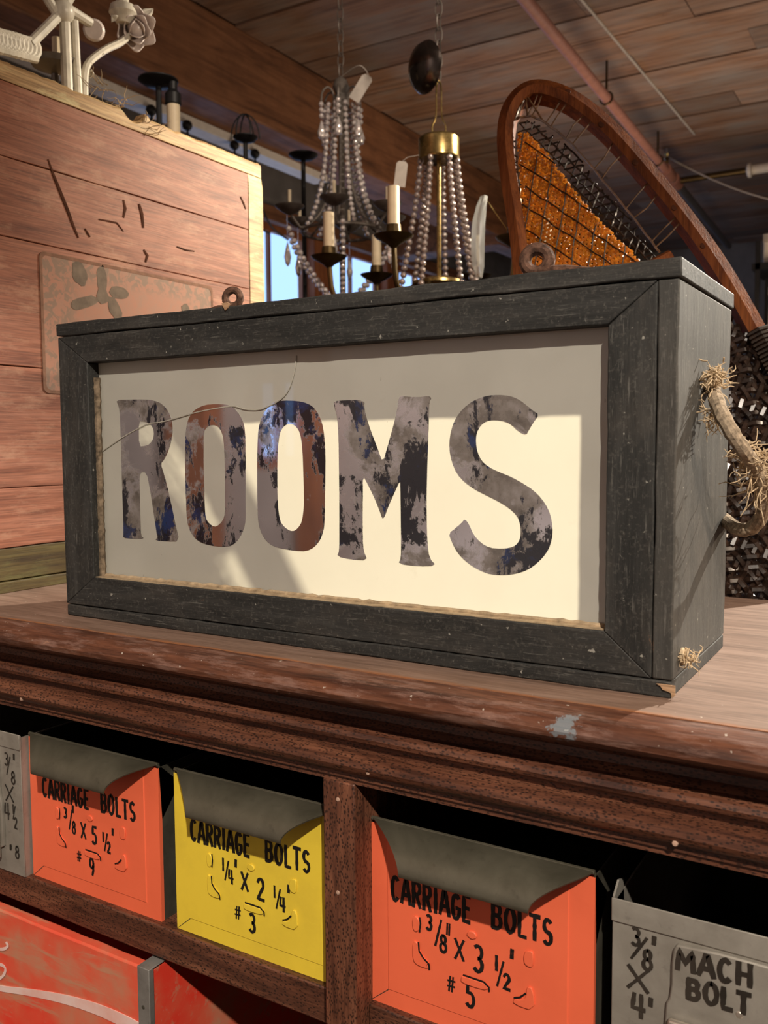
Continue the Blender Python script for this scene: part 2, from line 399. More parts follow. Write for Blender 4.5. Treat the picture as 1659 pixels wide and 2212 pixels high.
def fadedlabel():
    t = NT('faded_grey_label')
    f = t.noise(t.map((1,3,3)), 26, 6, .65, .5); c = t.ramp(f, [(.3, (.36,.155,.098,1)), (.6, (.32,.165,.112,1)), (.8, (.28,.165,.118,1))])
    sx = t.n('ShaderNodeSeparateXYZ'); t.l(t.tc.outputs['Object'], sx.inputs[0])
    dy = t.math('DIVIDE', t.math('ABSOLUTE', t.math('ADD', sx.outputs[1], .0023)), .1512); dz = t.math('DIVIDE', t.math('ABSOLUTE', t.math('SUBTRACT', sx.outputs[2], .3167)), .0838)
    band = t.ramp(t.math('MAXIMUM', dy, t.math('SUBTRACT', dz, .04)), [(.60, 0), (.74, 1)])
    scr = t.ramp(t.noise(t.map((1,1,1)), 70, 3, .55, 1.5), [(.46, 0), (.54, 1)])
    c = t.mix(t.math('MULTIPLY', t.math('MULTIPLY', band, scr), .75), c, (.185,.130,.092,1))
    t.set('Base Color', c); t.set('Roughness', .7); return t.m
M_LABEL = fadedlabel()
M_LABELI = plain('faded_grey_ink', (.165,.125,.095,1), .75, 0, .2, .2, 0, 60)
M_LABELE = plain('faded_border_ink', (.22,.115,.075,1), .75, 0, .2, .2, 0, 90)
# snowshoe
M_ASH = wood('varnished_ash', (.085,.022,.007,1), (.20,.056,.014,1), (.30,.095,.024,1), 2, 7, .62, coat=.0, spec=.22)
def hide(name, a, b, tcol, tf, rough):
    t = NT(name); n = t.noise(t.map(), 160, 3, .6); c_ = t.ramp(n, [(.35, a), (.7, b)]); c_ = t.mix(t.ramp(t.noise(t.map(), 34, 4, .6), [(.42, 0), (.62, .75)]), c_, tuple(x*.28 for x in a[:3])+(1,)); t.set('Base Color', c_); t.set('Roughness', rough)
    t.set('Coat Weight', .35 if tf < .2 else .6); t.set('Coat Roughness', .2); t.bump(n, .3, .001)
    tr = t.n('ShaderNodeBsdfTranslucent'); tr.inputs[0].default_value = tcol
    mx = t.n('ShaderNodeMixShader'); mx.inputs[0].default_value = tf
    t.l(t.b.outputs[0], mx.inputs[1]); t.l(tr.outputs[0], mx.inputs[2]); t.l(mx.outputs[0], t.out.inputs[0]); return t.m
M_AMBER = hide('amber_rawhide', (.34,.15,.028,1), (.62,.33,.08,1), (1.0,.60,.16,1), .58, .30)
M_DHIDE = hide('dark_rawhide', (.016,.008,.005,1), (.040,.019,.011,1), (.25,.09,.03,1), .08, .42)
M_CORD = hide('rawhide_cord', (.10,.05,.025,1), (.30,.17,.09,1), (.6,.3,.1,1), .2, .35)
# chandeliers and background
M_BRASS = steel('aged_brass', (.20,.135,.045,1), (.42,.30,.12,1), .26, .9)
M_DBRASS = steel('dark_brass', (.055,.036,.016,1), (.11,.075,.03,1), .35, .8)
def glassbead(name, tint, rough):
    t = NT(name); t.set('Base Color', tint); t.set('Metallic', .55); t.set('Roughness', rough); t.set('Coat Weight', 1); t.set('Coat Roughness', .02); return t.m
M_PEARL = glassbead('smoky_glass_bead', (.40,.335,.315,1), .16)
M_CLEAR = glassbead('clear_crystal_bead', (.80,.74,.72,1), .06)
t_ = NT('clear_glass'); t_.set('Base Color', (.85,.88,.86,1)); t_.set('Transmission Weight', .75); t_.set('Roughness', .08); M_GLASS = t_.m
M_CANOPY = steel('dark_polished_canopy', (.05,.04,.035,1), (.11,.09,.08,1), .16, .9)
M_CANDLE = plain('ivory_candle_sleeve', (.62,.52,.36,1), .5, 0, .4, .08)
M_IRON = plain('black_iron', (.012,.012,.013,1), .5, .3, .4, .2)
M_GREYIRON = plain('grey_brown_iron', (.13,.11,.095,1), .5, .4, .4, .25)
M_TAG = plain('paper_price_tag', (.42,.38,.34,1), .8, 0, .2, .12)
M_WHITE = plain('cream_painted_metal', (.56,.52,.44,1), .38, 0, .5, .14, 0, 60)
M_PORC = plain('pale_pink_porcelain', (.58,.50,.47,1), .3, 0, .5, .08, 0, 60)
def plank(name, k, grey=0.0):
    t = NT(name); oi = t.n('ShaderNodeObjectInfo')
    av = t.n('ShaderNodeVectorMath'); av.operation = 'ADD'; cb = t.n('ShaderNodeCombineXYZ')
    t.l(t.math('MULTIPLY', oi.outputs['Random'], 37.0), cb.inputs[0]); t.l(t.math('MULTIPLY', oi.outputs['Random'], 11.0), cb.inputs[1])
    t.l(t.tc.outputs['Object'], av.inputs[0]); t.l(cb.outputs[0], av.inputs[1])
    g = t.noise(t.map((.8, 9, 9), src=av.outputs[0]), 3.0, 6, .62, .7)
    s = lambda c: tuple(x*k for x in c)+(1,)
    c = t.ramp(g, [(.28, s((.10,.048,.026))), (.5, s((.22,.115,.066))), (.72, s((.32,.185,.115)))])
    b = t.noise(t.map((.9, 1.6, 1), src=av.outputs[0]), 2.2, 6, .65); c = t.mix(t.ramp(b, [(.42, 0), (.70, .8)]), c, s((.23,.205,.185)))
    kn = t.noise(t.map((1.5, 3, 1), src=av.outputs[0]), 4.0, 7, .75); c = t.mix(t.ramp(kn, [(.67, 0), (.73, .8)]), c, s((.045,.022,.013)))
    c = t.mix(1.0, c, t.ramp(oi.outputs['Random'], [(0, .68), (1, 1.15)]), 'MULTIPLY')
    t.set('Base Color', c); t.set('Roughness', .7); return t.m
M_PLANK, M_BEAM = plank('ceiling_plank_wood', 1.0), wood('beam_fir', (.085,.034,.015,1), (.21,.088,.038,1), (.29,.13,.06,1), 1, 2.2, .65, pores=False)
M_POST = wood('orange_fir_post', (.16,.05,.018,1), (.30,.10,.035,1), (.36,.14,.055,1), 2, 2.5, .6, pores=False)
M_PIPE = plain('dusty_pink_pipe_paint', (.36,.165,.125,1), .5, 0, .4, .12)
M_GPIPE = plain('grey_conduit', (.16,.15,.155,1), .4, .4, .5, .15)
M_WALL = plain('dim_grey_plaster', (.20,.185,.175,1), .85, 0, .2, .15, 0, 4)
M_WALLF = plain('pale_lilac_plaster', (.46,.45,.50,1), .85, 0, .2, .12, 0, 4)
M_FLOOR = wood('old_shop_floor', (.07,.035,.02,1), (.14,.08,.045,1), (.2,.12,.07,1), 0, 3, .6)
M_STRIP = plain('white_raceway', (.70,.66,.60,1), .5, 0, .4, .06)

# ------------------------------------------------------------------ the room
FZ, CZ = -1.0, 2.2
X0, X1, Y0, Y1 = -3.3, 4.5, -2.6, 9.5
fl = struct(MB().box((X0-.1, Y0-.1, FZ-.1), (X1+.1, Y1+.1, FZ)).build('floor', M_FLOOR))
ce = struct(MB().box((X0-.1, Y0-.1, CZ+.02), (X1+.1, Y1+.1, CZ+.1)).build('ceiling', M_BEAM))
pm = {}
y = -.6; k = 0
rc = random.Random(3)
while y < Y1-.3:
    w = .272
    cut = rc.uniform(-1.6, .6)
    for a, b in ((-2.24, cut), (cut, 4.3)):
        L = round((b-a), 3)
        MB().box((a+.002, y+.004, CZ-.004-rc.uniform(0, .010)), (b-.002, y+w-.005, CZ+.02)).build('plank', M_PLANK, ce)
    y += w; k += 1
MB().box((-3.3, -.6, CZ-.006), (-2.55, Y1, CZ+.02)).build('soffit_board', M_WALL, ce)
struct(MB().box((X1, Y0, FZ), (X1+.1, Y1, CZ+.1)).build('wall_right', M_WALL))
struct(MB().box((X0, Y1, FZ), (X1, Y1+.1, CZ+.1)).build('wall_back', M_WALL))
# left wall with a run of windows between fir posts
wl = struct(MB().box((X0-.1, Y0, FZ), (X0, Y1, .35)).box((X0-.1, Y0, 1.72), (X0, Y1, CZ+.1)).build('wall_left', M_WALL))
nw = 0
yy = 2.9
posts = []
while yy < 9.0:
    MB().box((X0-.1, yy, .35), (X0+.05, yy+.2, 1.72)).build('post', M_POST, wl, bevel=.006)
    posts.append(yy)
    yy += 1.05
MB().box((X0-.1, Y0, .35), (X0, 2.9, 1.72)).build('wall_panel', M_WALL, wl)
MB().box((X0, 2.9, 1.70), (X0+.07, Y1, 1.80)).build('window_head_rail', M_BEAM, wl, bevel=.005)
MB().box((X0, 2.9, .30), (X0+.10, Y1, .36)).build('window_sill', M_POST, wl, bevel=.005)
for i, p in enumerate(posts):
    y0, y1 = p+.2, min(p+1.05, Y1)
    wn = struct(MB().box((X0-.07, y0, .36), (X0-.03, y0+.05, 1.72)).box((X0-.07, y1-.05, .36), (X0-.03, y1, 1.72))
           .box((X0-.07, y0+.05, .36), (X0-.03, y1-.05, .42)).box((X0-.07, y0+.05, 1.66), (X0-.03, y1-.05, 1.72)).build('window_%d' % (i+1), M_POST))
    MB().box((X0-.065, y0+.05, .99), (X0-.035, y1-.05, 1.03)).build('glazing_bar', M_POST, wn)
    MB().box((X0-.065, (y0+y1)/2-.012, .42), (X0-.035, (y0+y1)/2+.012, 1.66)).build('glazing_bar', M_POST, wn)
# wall behind the camera with one tall window (it is what the lettering mirrors)
wx0, wx1, wz0, wz1 = -1.98, -1.62, .05, .50
wf = struct(MB().box((X0, Y0-.1, FZ), (wx0, Y0, CZ+.1)).box((wx1, Y0-.1, FZ), (X1, Y0, CZ+.1)).box((wx0, Y0-.1, FZ), (wx1, Y0, wz0)).box((wx0, Y0-.1, wz1), (wx1, Y0, CZ+.1)).build('wall_front', M_WALLF))
wn = struct(MB().box((wx0, Y0-.08, wz0), (wx0+.06, Y0-.02, wz1)).box((wx1-.06, Y0-.08, wz0), (wx1, Y0-.02, wz1)).box((wx0, Y0-.08, wz0), (wx1, Y0-.02, wz0+.06)).box((wx0, Y0-.08, wz1-.06), (wx1, Y0-.02, wz1)).build('window_20', M_POST))
MB().box(((wx0+wx1)/2-.02, Y0-.07, wz0+.06), ((wx0+wx1)/2+.02, Y0-.03, wz1-.06)).build('glazing_bar', M_POST, wn)
for px, pw in ((-2.22, .13), (-1.54, .06)): MB().box((px-pw, Y0, FZ), (px+pw, Y0+.12, CZ)).build('post', M_POST, wf, bevel=.01)
# heavy beam
bz = at(505, 240, 0, -2.25).z
bm_ = struct(MB().jbox((-2.55, -.6, bz), (-2.25, Y1, CZ), 1, 40, .004, 3, 1.0).build('trim_1', M_BEAM, bevel=.008))
cb_ = struct(MB().box((-3.3, 6.1, 1.72), (-2.25, 6.35, CZ)).build('trim_2', M_BEAM, bevel=.008))
# ------------------------------------------------------------------ the counter
ctr = thing('shop_counter', 'long dark oak shop counter with moulded edge and open compartments for bins', 'counter', (0.3, 0.3, FZ))
XA, XB = -1.3, 1.7
def extrude_x(prof, x0, x1, name, mat, n=1, smooth=True, angle=30, amp=0):
    rings = []
    for k in range(n+1):
        x = x0+(x1-x0)*k/n
        rings.append([Vector((x, y, z)) + (mnoise.noise_vector(Vector((x*26, j*2.1, 4)))*amp if amp else Vector((0,0,0))) for j, (y, z) in enumerate(prof)])
    return MB().loft(rings).build(name, mat, ctr, smooth=smooth, angle=angle)
nose = [(-.0405, -.0006), (-.0470, -.0009), (-.0540, -.0020), (-.0605, -.0042), (-.0655, -.0078), (-.0680, -.0120), (-.0672, -.0162), (-.0640, -.0193), (-.0590, -.0212), (-.0520, -.0225), (-.0405, -.0250)]
extrude_x(nose, XA, XB, 'nosing', M_OAKW, 160, amp=.0006)
MB().box((XA, -.0405, -.026), (XB, .433, 0)).build('counter_top', M_CTOP, ctr)
cove = [(-.026, -.025), (-.0445, -.025), (-.0435, -.0275), (-.0330, -.0290), (-.0300, -.0340), (-.0300, -.0400), (-.0350, -.0445), (-.0410, -.0455), (-.0448, -.0470), (-.0462, -.0505), (-.0448, -.0540), (-.0415, -.0562), (-.038, -.0575), (-.0375, -.0620), (-.026, -.0620)]
extrude_x(cove, XA, XB, 'cove_moulding', M_OAKX)
tor = [(-.030, -.0620), (-.0440, -.0622), (-.0500, -.0634), (-.0538, -.0665), (-.0545, -.0705), (-.0530, -.0745), (-.0495, -.0775), (-.0465, -.0785), (-.0465, -.0830), (-.0440, -.0838), (-.0440, -.0880), (-.030, -.0880)]
extrude_x(tor, XA, XB, 'torus_moulding', M_OAKX)
MB().box((XA, -.026, -.088), (XB, -.008, -.026)).build('front_rail', M_OAKX, ctr)
SHZ = -.273; SHT = .031; DY = -.045; SY = -.027; BY = -.0205
DX0, DX1 = .3455, .3745
def divider(x0, x1): return MB().jbox((x0, DY, FZ+.1), (x1, .405, -.088), 2, 30, .0004, x0).build('divider', M_OAKZ, ctr, bevel=.0012)
divider(DX0, DX1); divider(-.70, -.671); divider(1.30, 1.329)
for a, b in ((-.671, DX0), (DX1, 1.30)):
    MB().jbox((a, SY, SHZ-SHT), (b, .405, SHZ), 0, 30, .0006, a).build('shelf', M_OAKX, ctr, bevel=.0015)
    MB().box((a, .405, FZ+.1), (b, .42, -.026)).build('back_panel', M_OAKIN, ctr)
    MB().box((a, SY, -.62), (b, .405, -.59)).build('shelf', M_OAKX, ctr, bevel=.0015)
MB().box((XA+.02, -.02, FZ), (XB-.02, .42, FZ+.1)).build('plinth', M_OAKX, ctr)
MB().box((XA, -.03, FZ+.1), (XA+.03, .42, -.026)).build('end_panel', M_OAKZ, ctr)
MB().box((XB-.03, -.03, FZ+.1), (XB, .42, -.026)).build('end_panel', M_OAKZ, ctr)
for px, py in ((795, 1669), (1458, 1822), (372, 1570), (46, 1510)):
    p = at(px, py, 1, -.0532); MB().lathe([(.0001, .0008), (.0016, .0006), (.0020, 0), (.002, -.002)], (p.x, -.0532, p.z), 8, (0, -1, 0)).build('nail_head', M_NAIL, ctr, True)
for px, py in ((730, 1727), (730, 1928)):
    p = at(px, py, 1, DY); MB().lathe([(.0001, .0008), (.0014, .0006), (.0018, 0), (.002, -.002)], (p.x, DY, p.z), 8, (0, -1, 0)).build('nail_head', M_NAIL, ctr, True)

# ------------------------------------------------------------------ the ROOMS sign
SW, SH, SD, ST, SB = .600, .290, .174, .0122, .0114
sg = thing('lightbox_sign', 'charcoal painted wooden box sign with milky glass front reading ROOMS', 'sign', (.3, .087, 0))
top = MB().jbox((-.0015, -.001, SH-ST), (SW+.001, SD+.002, SH), 0, 70, .0009, 2, 9).build('top_board', M_SX, sg, bevel=.0012)
bot = MB().jbox((.001, -.0005, 0), (SW-.001, SD, SB), 0, 60, .0007, 5, 9).build('bottom_board', M_SX, sg, bevel=.0012)
FX0, FX1, FZ0, FZ1 = .0, .5855, SB+.0007, SH-ST-.0007
IX0, IX1, IZ0, IZ1 = .0410, .5530, .0412, .2505
MB().jbox((FX1+.0006, 0, FZ0), (SW-.0005, SD-.001, FZ1), 2, 40, .0006, 7, 9).build('side_board', M_SY, sg, bevel=.0012)
MB().jbox((.0005, .0205, FZ0), (.0145, SD-.001, FZ1), 2, 30, .0005, 8, 9).build('side_board', M_SZ, sg, bevel=.0012)
def rail(o0, o1, i1, i0, mat, seed):
    """mitred rail: outer corners o0,o1 and inner corners i1,i0 in (x,z)"""
    n = 50; rings = []
    for k in range(n+1):
        t = k/n
        o = Vector(o0).lerp(Vector(o1), t); i = Vector(i0).lerp(Vector(i1), t)
        j = lambda c: mnoise.noise_vector(Vector((t*22, c*5.0, seed)))*.0005 + mnoise.noise_vector(Vector((t*90, c*5.0, seed)))*.0003
        a, b = j(1), j(2)
        rings.append([Vector((o.x, 0, o.y))+a*.4, Vector((i.x, 0.0, i.y))+b, Vector((i.x, .0185, i.y)), Vector((o.x, .0185, o.y))])
    return MB().loft(rings).build('frame_rail', mat, sg, bevel=.0009)
g_ = .0004
rail((FX0, FZ1), (FX1, FZ1), (IX1, IZ1), (IX0, IZ1), M_SX, 1)
rail((FX1, FZ0), (FX0, FZ0), (IX0, IZ0), (IX1, IZ0), M_SX, 2)
rail((FX0, FZ0), (FX0, FZ1-g_), (IX0, IZ1-g_), (IX0, IZ0), M_SZ, 3)
rail((FX1, FZ1-g_), (FX1, FZ0), (IX1, IZ0), (IX1, IZ1-g_), M_SZ, 4)
GY = .0138
pane = MB().add([(IX0, GY, IZ0), (IX1, GY, IZ0), (IX1, GY, IZ1), (IX0, GY, IZ1)], [(0,1,2,3)]).build('glass_pane', M_MILK, sg)
Z1 = lambda x, y: (240+x/3.456, 820+y/3.456)
Z2 = lambda x, y: (700+x/3.19, 820+y/3.19)
R_o = [(35,152),(120,150),(250,148),(320,155),(380,180),(430,240),(455,310),(460,380),(450,460),(425,540),(395,600),(370,628),(390,690),(420,800),(450,940),(480,1080),(510,1208),(420,1208),(328,1200),(345,1180),(340,1150),(330,1080),(310,950),(290,820),(265,690),(212,690),(212,800),(215,950),(220,1080),(222,1165),(248,1188),(160,1188),(88,1180),(92,1160),(90,1050),(85,900),(80,750),(76,600),(72,450),(66,280),(58,200)]
R_h = [(205,310),(240,310),(275,320),(305,345),(320,390),(315,440),(290,480),(255,495),(208,500)]
O1_o = [(640,215),(700,188),(780,182),(860,185),(910,205),(950,250),(985,310),(1000,380),(1003,500),(1004,700),(1003,900),(1005,1050),(990,1120),(955,1190),(915,1230),(870,1248),(780,1245),(700,1228),(650,1205),(610,1165),(585,1120),(565,1050),(558,900),(552,700),(552,500),(555,400),(570,310),(600,250)]
O1_h = [(755,335),(800,350),(825,390),(840,450),(848,600),(850,750),(850,900),(850,1000),(835,1050),(800,1090),(770,1100),(730,1075),(705,1035),(698,950),(695,800),(690,650),(690,500),(690,400),(710,355)]
O2_o = [(1200,180),(1240,160),(1330,155),(1430,165),(1500,195),(1545,250),(1575,320),(1592,420),(1600,560),(1598,750),(1596,900),(1595,1050),(1585,1130),(1560,1200),(1520,1250),(1460,1282),(1380,1280),(1300,1268),(1230,1250),(1180,1225),(1140,1180),(1110,1120),(1095,1040),(1092,900),(1090,700),(1092,500),(1098,370),(1120,290),(1150,230)]
O2_h = [(1330,325),(1370,340),(1400,375),(1418,430),(1430,550),(1435,700),(1438,850),(1438,960),(1425,1060),(1395,1110),(1355,1135),(1310,1115),(1275,1080),(1255,1030),(1245,950),(1240,800),(1240,650),(1245,500),(1258,400),(1285,350)]
M_o = [(65,148),(150,142),(240,140),(280,155),(275,175),(285,240),(320,350),(370,480),(405,575),(440,450),(480,310),(505,200),(515,120),(540,114),(640,122),(725,112),(740,130),(725,150),(722,250),(718,400),(712,550),(708,700),(705,850),(708,1000),(712,1130),(725,1230),(775,1285),(640,1288),(510,1270),(530,1230),(530,1100),(528,900),(526,750),(525,690),(480,790),(440,880),(415,950),(400,958),(385,910),(340,800),(300,720),(268,660),(266,800),(266,950),(266,1100),(272,1180),(300,1248),(180,1240),(88,1218),(105,1180),(105,1000),(105,800),(102,600),(100,400),(90,250),(72,190)]
S_o = [(1482,240),(1440,300),(1410,350),(1392,385),(1340,360),(1290,310),(1240,288),(1180,280),(1120,285),(1075,320),(1050,370),(1045,430),(1055,500),(1085,560),(1130,600),(1200,635),(1290,670),(1370,715),(1440,760),(1500,820),(1545,890),(1570,970),(1576,1060),(1560,1140),(1530,1200),(1470,1265),(1400,1315),(1320,1340),(1240,1350),(1150,1345),(1080,1320),(1010,1280),(950,1230),(910,1180),(880,1120),(858,1060),(910,1020),(950,985),(970,958),(1000,1000),(1030,1070),(1080,1125),(1140,1160),(1220,1165),(1280,1160),(1325,1140),(1350,1100),(1355,1050),(1350,990),(1330,940),(1280,890),(1200,840),(1120,800),(1040,760),(970,710),(915,650),(880,570),(862,480),(866,390),(890,300),(930,230),(990,170),(1060,130),(1130,110),(1200,105),(1280,112),(1340,135),(1400,180),(1440,215)]
def to_glass(p): return at(p[0], p[1], 1, GY-.0004)
def smooth1(lp): return [tuple(v) for v in chaikin([Vector((a, b, 0)) for a, b in lp], 1, True)]
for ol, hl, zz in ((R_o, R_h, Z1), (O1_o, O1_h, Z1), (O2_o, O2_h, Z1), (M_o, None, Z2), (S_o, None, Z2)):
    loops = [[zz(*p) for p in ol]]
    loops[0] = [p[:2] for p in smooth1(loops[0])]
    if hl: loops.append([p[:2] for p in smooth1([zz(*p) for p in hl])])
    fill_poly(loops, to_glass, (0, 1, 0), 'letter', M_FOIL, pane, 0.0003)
ck = [(219,976),(245,958),(272,940),(300,925),(320,915),(350,912),(385,902),(415,893),(450,885),(480,880),(505,877),(515,880),(530,885),(560,886),(585,876),(603,866),(618,852),(627,835),(634,812),(639,790),(640,768)]
MB().tube(chaikin([at(x, y, 1, GY-.0008) for x, y in ck], 1), .00055, 5).build('crack', M_CRACK, pane, True)
def strip(pts, r, name, mat, seed, sx=1.0):
    out = []
    for i, p in enumerate(pts): out.append(r*(1+.55*mnoise.noise(Vector((i*.9, seed, 0)))))
    MB().tube(pts, out, 6).build(name, mat, sg, True)
strip([Vector((IX0+.0012, GY-.0035, IZ0+(IZ1-.014-IZ0)*k/60)) for k in range(61)], .0034, 'putty_strip', M_PUTTY, 1)
strip([Vector((IX0+(IX1-IX0)*k/90, GY-.0020, IZ0+.0004)) for k in range(91)], .0026, 'putty_strip', M_PUTTYL, 2)
MB().box((IX0+.001, .0015, IZ0), (IX1-.001, GY-.003, IZ0+.0006)).build('worn_ledge', M_PUTTYL, sg)
# worn chips on the edges
fill_poly([[(1418,1477),(1430,1478),(1458,1482),(1458,1503),(1451,1509),(1449,1497),(1440,1493),(1431,1490),(1427,1483)]], lambda p: at(p[0], p[1], 1, -.0016), (0, 1, 0), 'bare_chip', M_BARE, sg, .0012)
fill_poly([[(478,655),(490,653),(496,656),(491,666),(486,671),(482,663)]], lambda p: at(p[0], p[1], 1, -.0024), (0, 1, 0), 'bare_chip', M_BARE, sg, .0012)
# eye bolts lying on the top board
def eye(cx, cy, r_px, tube, x0, x1, yb):
    yh = .036; c = at(cx, cy, 1, yh); s = (c-CAM).dot(CF)/FPX; r = r_px*s
    ring = [c + Vector((math.cos(a)*r, .25*math.cos(a)*r, math.sin(a)*r)) for a in [2*math.pi*k/24 for k in range(24)]]
    e = MB().tube(ring, tube, 10, closed=True).build('eye_bolt', M_RUST, sg, True)
    a = at(x0, yb, 1, yh); b = at(x1, yb, 1, yh); zz = SH+tube*.9
    MB().tube([Vector((a.x, yh, zz)), Vector((a.x*.75+b.x*.25, yh, zz+.0012)), Vector((a.x*.45+b.x*.55, yh, zz+.0008)), Vector((b.x, yh+.004, zz-.001))], [tube*1.0, tube*1.25, tube*1.1, tube*.6], 10).build('bolt_shank', M_RUST, e, True)
eye(503, 644, 17, .0034, 452, 530, 652)
eye(1160, 563, 25, .0048, 1142, 1290, 575)
# rope handle on the right end
rp = [(1533, 806, .594), (1541, 845, .606), (1556, 890, .616), (1578, 930, .624), (1603, 968, .631), (1630, 1005, .636), (1648, 1045, .640), (1652, 1085, .640), (1644, 1120, .636), (1624, 1143, .628), (1600, 1146, .620), (1580, 1135, .610), (1566, 1122, .597)]
rpts = chaikin([at(x, y, 0, X) for x, y, X in rp], 2)
rr = [.0053 + .0004*math.sin(i*1.9) + .0006*mnoise.noise(Vector((i*.7, 0, 0))) for i in range(len(rpts))]
rope = MB().tube(rpts, rr, 10).build('rope_handle', M_ROPE, sg, True)
def tuft(mb, c, n, L, rad, bias, rnd, r=.00035, spread=1.0):
    for _ in range(n):
        p = Vector(c)+Vector((rnd.gauss(0, rad), rnd.gauss(0, rad), rnd.gauss(0, rad)))
        d = (Vector((rnd.gauss(0, 1), rnd.gauss(0, 1), rnd.gauss(0, 1)))*spread + Vector(bias)).normalized()
        pts = [p]; l = L*rnd.uniform(.4, 1.3)
        for k in range(4):
            d = (d + Vector((rnd.gauss(0, .45), rnd.gauss(0, .45), rnd.gauss(0, .45)))).normalized(); pts.append(pts[-1]+d*l/4)
        mb.tube(pts, [r, r, r*.9, r*.7, r*.4], 4)
rnd = random.Random(5)
fb = MB()
tuft(fb, at(1541, 818, 0, .607), 110, .011, .0042, (.3, .0, -.5), rnd, .0006)
tuft(fb, at(1540, 895, 0, .609), 45, .015, .003, (-.1, .2, -.8), rnd, .0005)
tuft(fb, at(1628, 990, 0, .635), 120, .019, .0055, (.0, .0, -.4), rnd, .0005)
tuft(fb, at(1650, 1015, 0, .640), 40, .035, .003, (.0, .0, -1.6), rnd, .0006, .5)
stuff(fb.build('frayed_fibres', M_FIBRE, rope, True))
st = MB(); c0 = at(1474, 1416, 0, .6005); st.sphere(c0, .0055, 10, 7, (.5, 1, 1)); tuft(st, c0+Vector((.003, 0, -.002)), 60, .009, .003, (.5, 0, -.6), rnd, .0005)
st.build('rope_stub', M_FIBRE, sg, True)

# ------------------------------------------------------------------ brush lettering
def arc(cx, cy, rx, ry, a0, a1, n=10): return [(cx+rx*math.cos(math.radians(a0+(a1-a0)*k/n)), cy+ry*math.sin(math.radians(a0+(a1-a0)*k/n))) for k in range(n+1)]
G = {
 'C': (.8, [arc(.5, .5, .42, .5, 50, 310, 14)]),
 'A': (.9, [[(0, 0), (.44, 1), (.56, 1), (1, 0)], [(.2, .34), (.8, .34)]]),
 'R': (.8, [[(.1, 0), (.1, 1)], [(.1, .98)]+arc(.55, .75, .35, .23, 90, -90)+[(.1, .5)], [(.45, .5), (.95, 0)]]),
 'I': (.38, [[(.5, 0), (.5, 1)]]),
 'G': (.85, [arc(.5, .5, .42, .5, 50, 330, 14)+[(.88, .45), (.55, .45)]]),
 'E': (.7, [[(.9, 1), (.1, 1), (.1, 0), (.9, 0)], [(.1, .52), (.75, .52)]]),
 'B': (.8, [[(.1, 0), (.1, 1)], [(.1, .98)]+arc(.5, .76, .33, .22, 90, -90)+[(.1, .53)], [(.4, .53)]+arc(.5, .27, .4, .26, 90, -90)+[(.1, .01)]]),
 'O': (.85, [arc(.5, .5, .43, .5, 90, 450, 18)]),
 'L': (.65, [[(.1, 1), (.1, 0), (.9, 0)]]),
 'T': (.75, [[(0, 1), (1, 1)], [(.5, 1), (.5, 0)]]),
 'S': (.75, [arc(.5, .74, .36, .25, 40, 270, 10)+arc(.5, .25, .38, .24, 90, -140, 10)[1:]]),
 'M': (1.1, [[(.05, 0), (.12, 1), (.5, .35), (.88, 1), (.95, 0)]]),
 'H': (.85, [[(.1, 0), (.1, 1)], [(.9, 0), (.9, 1)], [(.1, .5), (.9, .5)]]),
 'X': (.8, [[(0, 0), (1, 1)], [(0, 1), (1, 0)]]),
 'N': (.9, [[(.1, 0), (.1, 1), (.9, 0), (.9, 1)]]),
 '1': (.4, [[(.5, 0), (.5, 1)]]),
 '2': (.7, [arc(.5, .72, .38, .27, 160, -20, 9)+[(.1, .02), (.95, 0)]]),
 '3': (.7, [arc(.42, .75, .40, .24, 130, -90, 9)+arc(.42, .26, .44, .26, 90, -140, 9)]),
 '4': (.8, [[(.2, 1), (.08, .38), (.95, .38)], [(.7, 1), (.7, 0)]]),
 '5': (.7, [[(.9, 1), (.22, 1), (.16, .58)]+arc(.45, .30, .42, .30, 100, -140, 10)]),
 '8': (.72, [arc(.5, .76, .33, .23, 90, 450, 14), arc(.5, .27, .42, .27, 90, 450, 14)]),
 '9': (.7, [arc(.48, .70, .38, .29, 0, 360, 14)+[(.82, .3), (.6, 0)]]),
 '/': (.5, [[(0, -.05), (1, 1.05)]]),
 '"': (.5, [[(.15, .35), (.28, 1.05)], [(.70, .35), (.83, 1.05)]]),
 '#': (.7, [[(.25, .1), (.4, .9)], [(.6, .1), (.75, .9)], [(.05, .35), (.9, .38)], [(.1, .65), (.95, .68)]]),
}
def ribbon(mb, pts, w, y, rnd, yoff=0.0):
    """pts: list of (x, z); a flat painted stroke of width w lying on the plane at depth y"""
    out = []
    for a, b in zip(pts, pts[1:]):
        n = max(1, int((Vector(b)-Vector(a)).length/(w*.8)))
        for k in range(n): out.append(Vector(a).lerp(Vector(b), k/n))
    out.append(Vector(pts[-1])); m = len(out)
    L = []; Rr = []
    for i in range(m):
        t = (out[min(i+1, m-1)]-out[max(i-1, 0)])
        if t.length < 1e-9: t = Vector((1, 0))
        t.normalize(); n = Vector((-t.y, t.x)); ww = w*.5*(1+.16*rnd.uniform(-1, 1))
        e = Vector((0, 0))
        if i == 0: e = -t*w*.25
        if i == m-1: e = t*w*.25
        L.append(out[i]+n*ww+e); Rr.append(out[i]-n*ww+e)
    th = .00025
    rings = [[(l.x, y-th, l.y), (r.x, y-th, r.y), (r.x, y+th*.2, r.y), (l.x, y+th*.2, l.y)] for l, r in zip(L, Rr)]
    mb.loft([[Vector(p) for p in r] for r in rings])
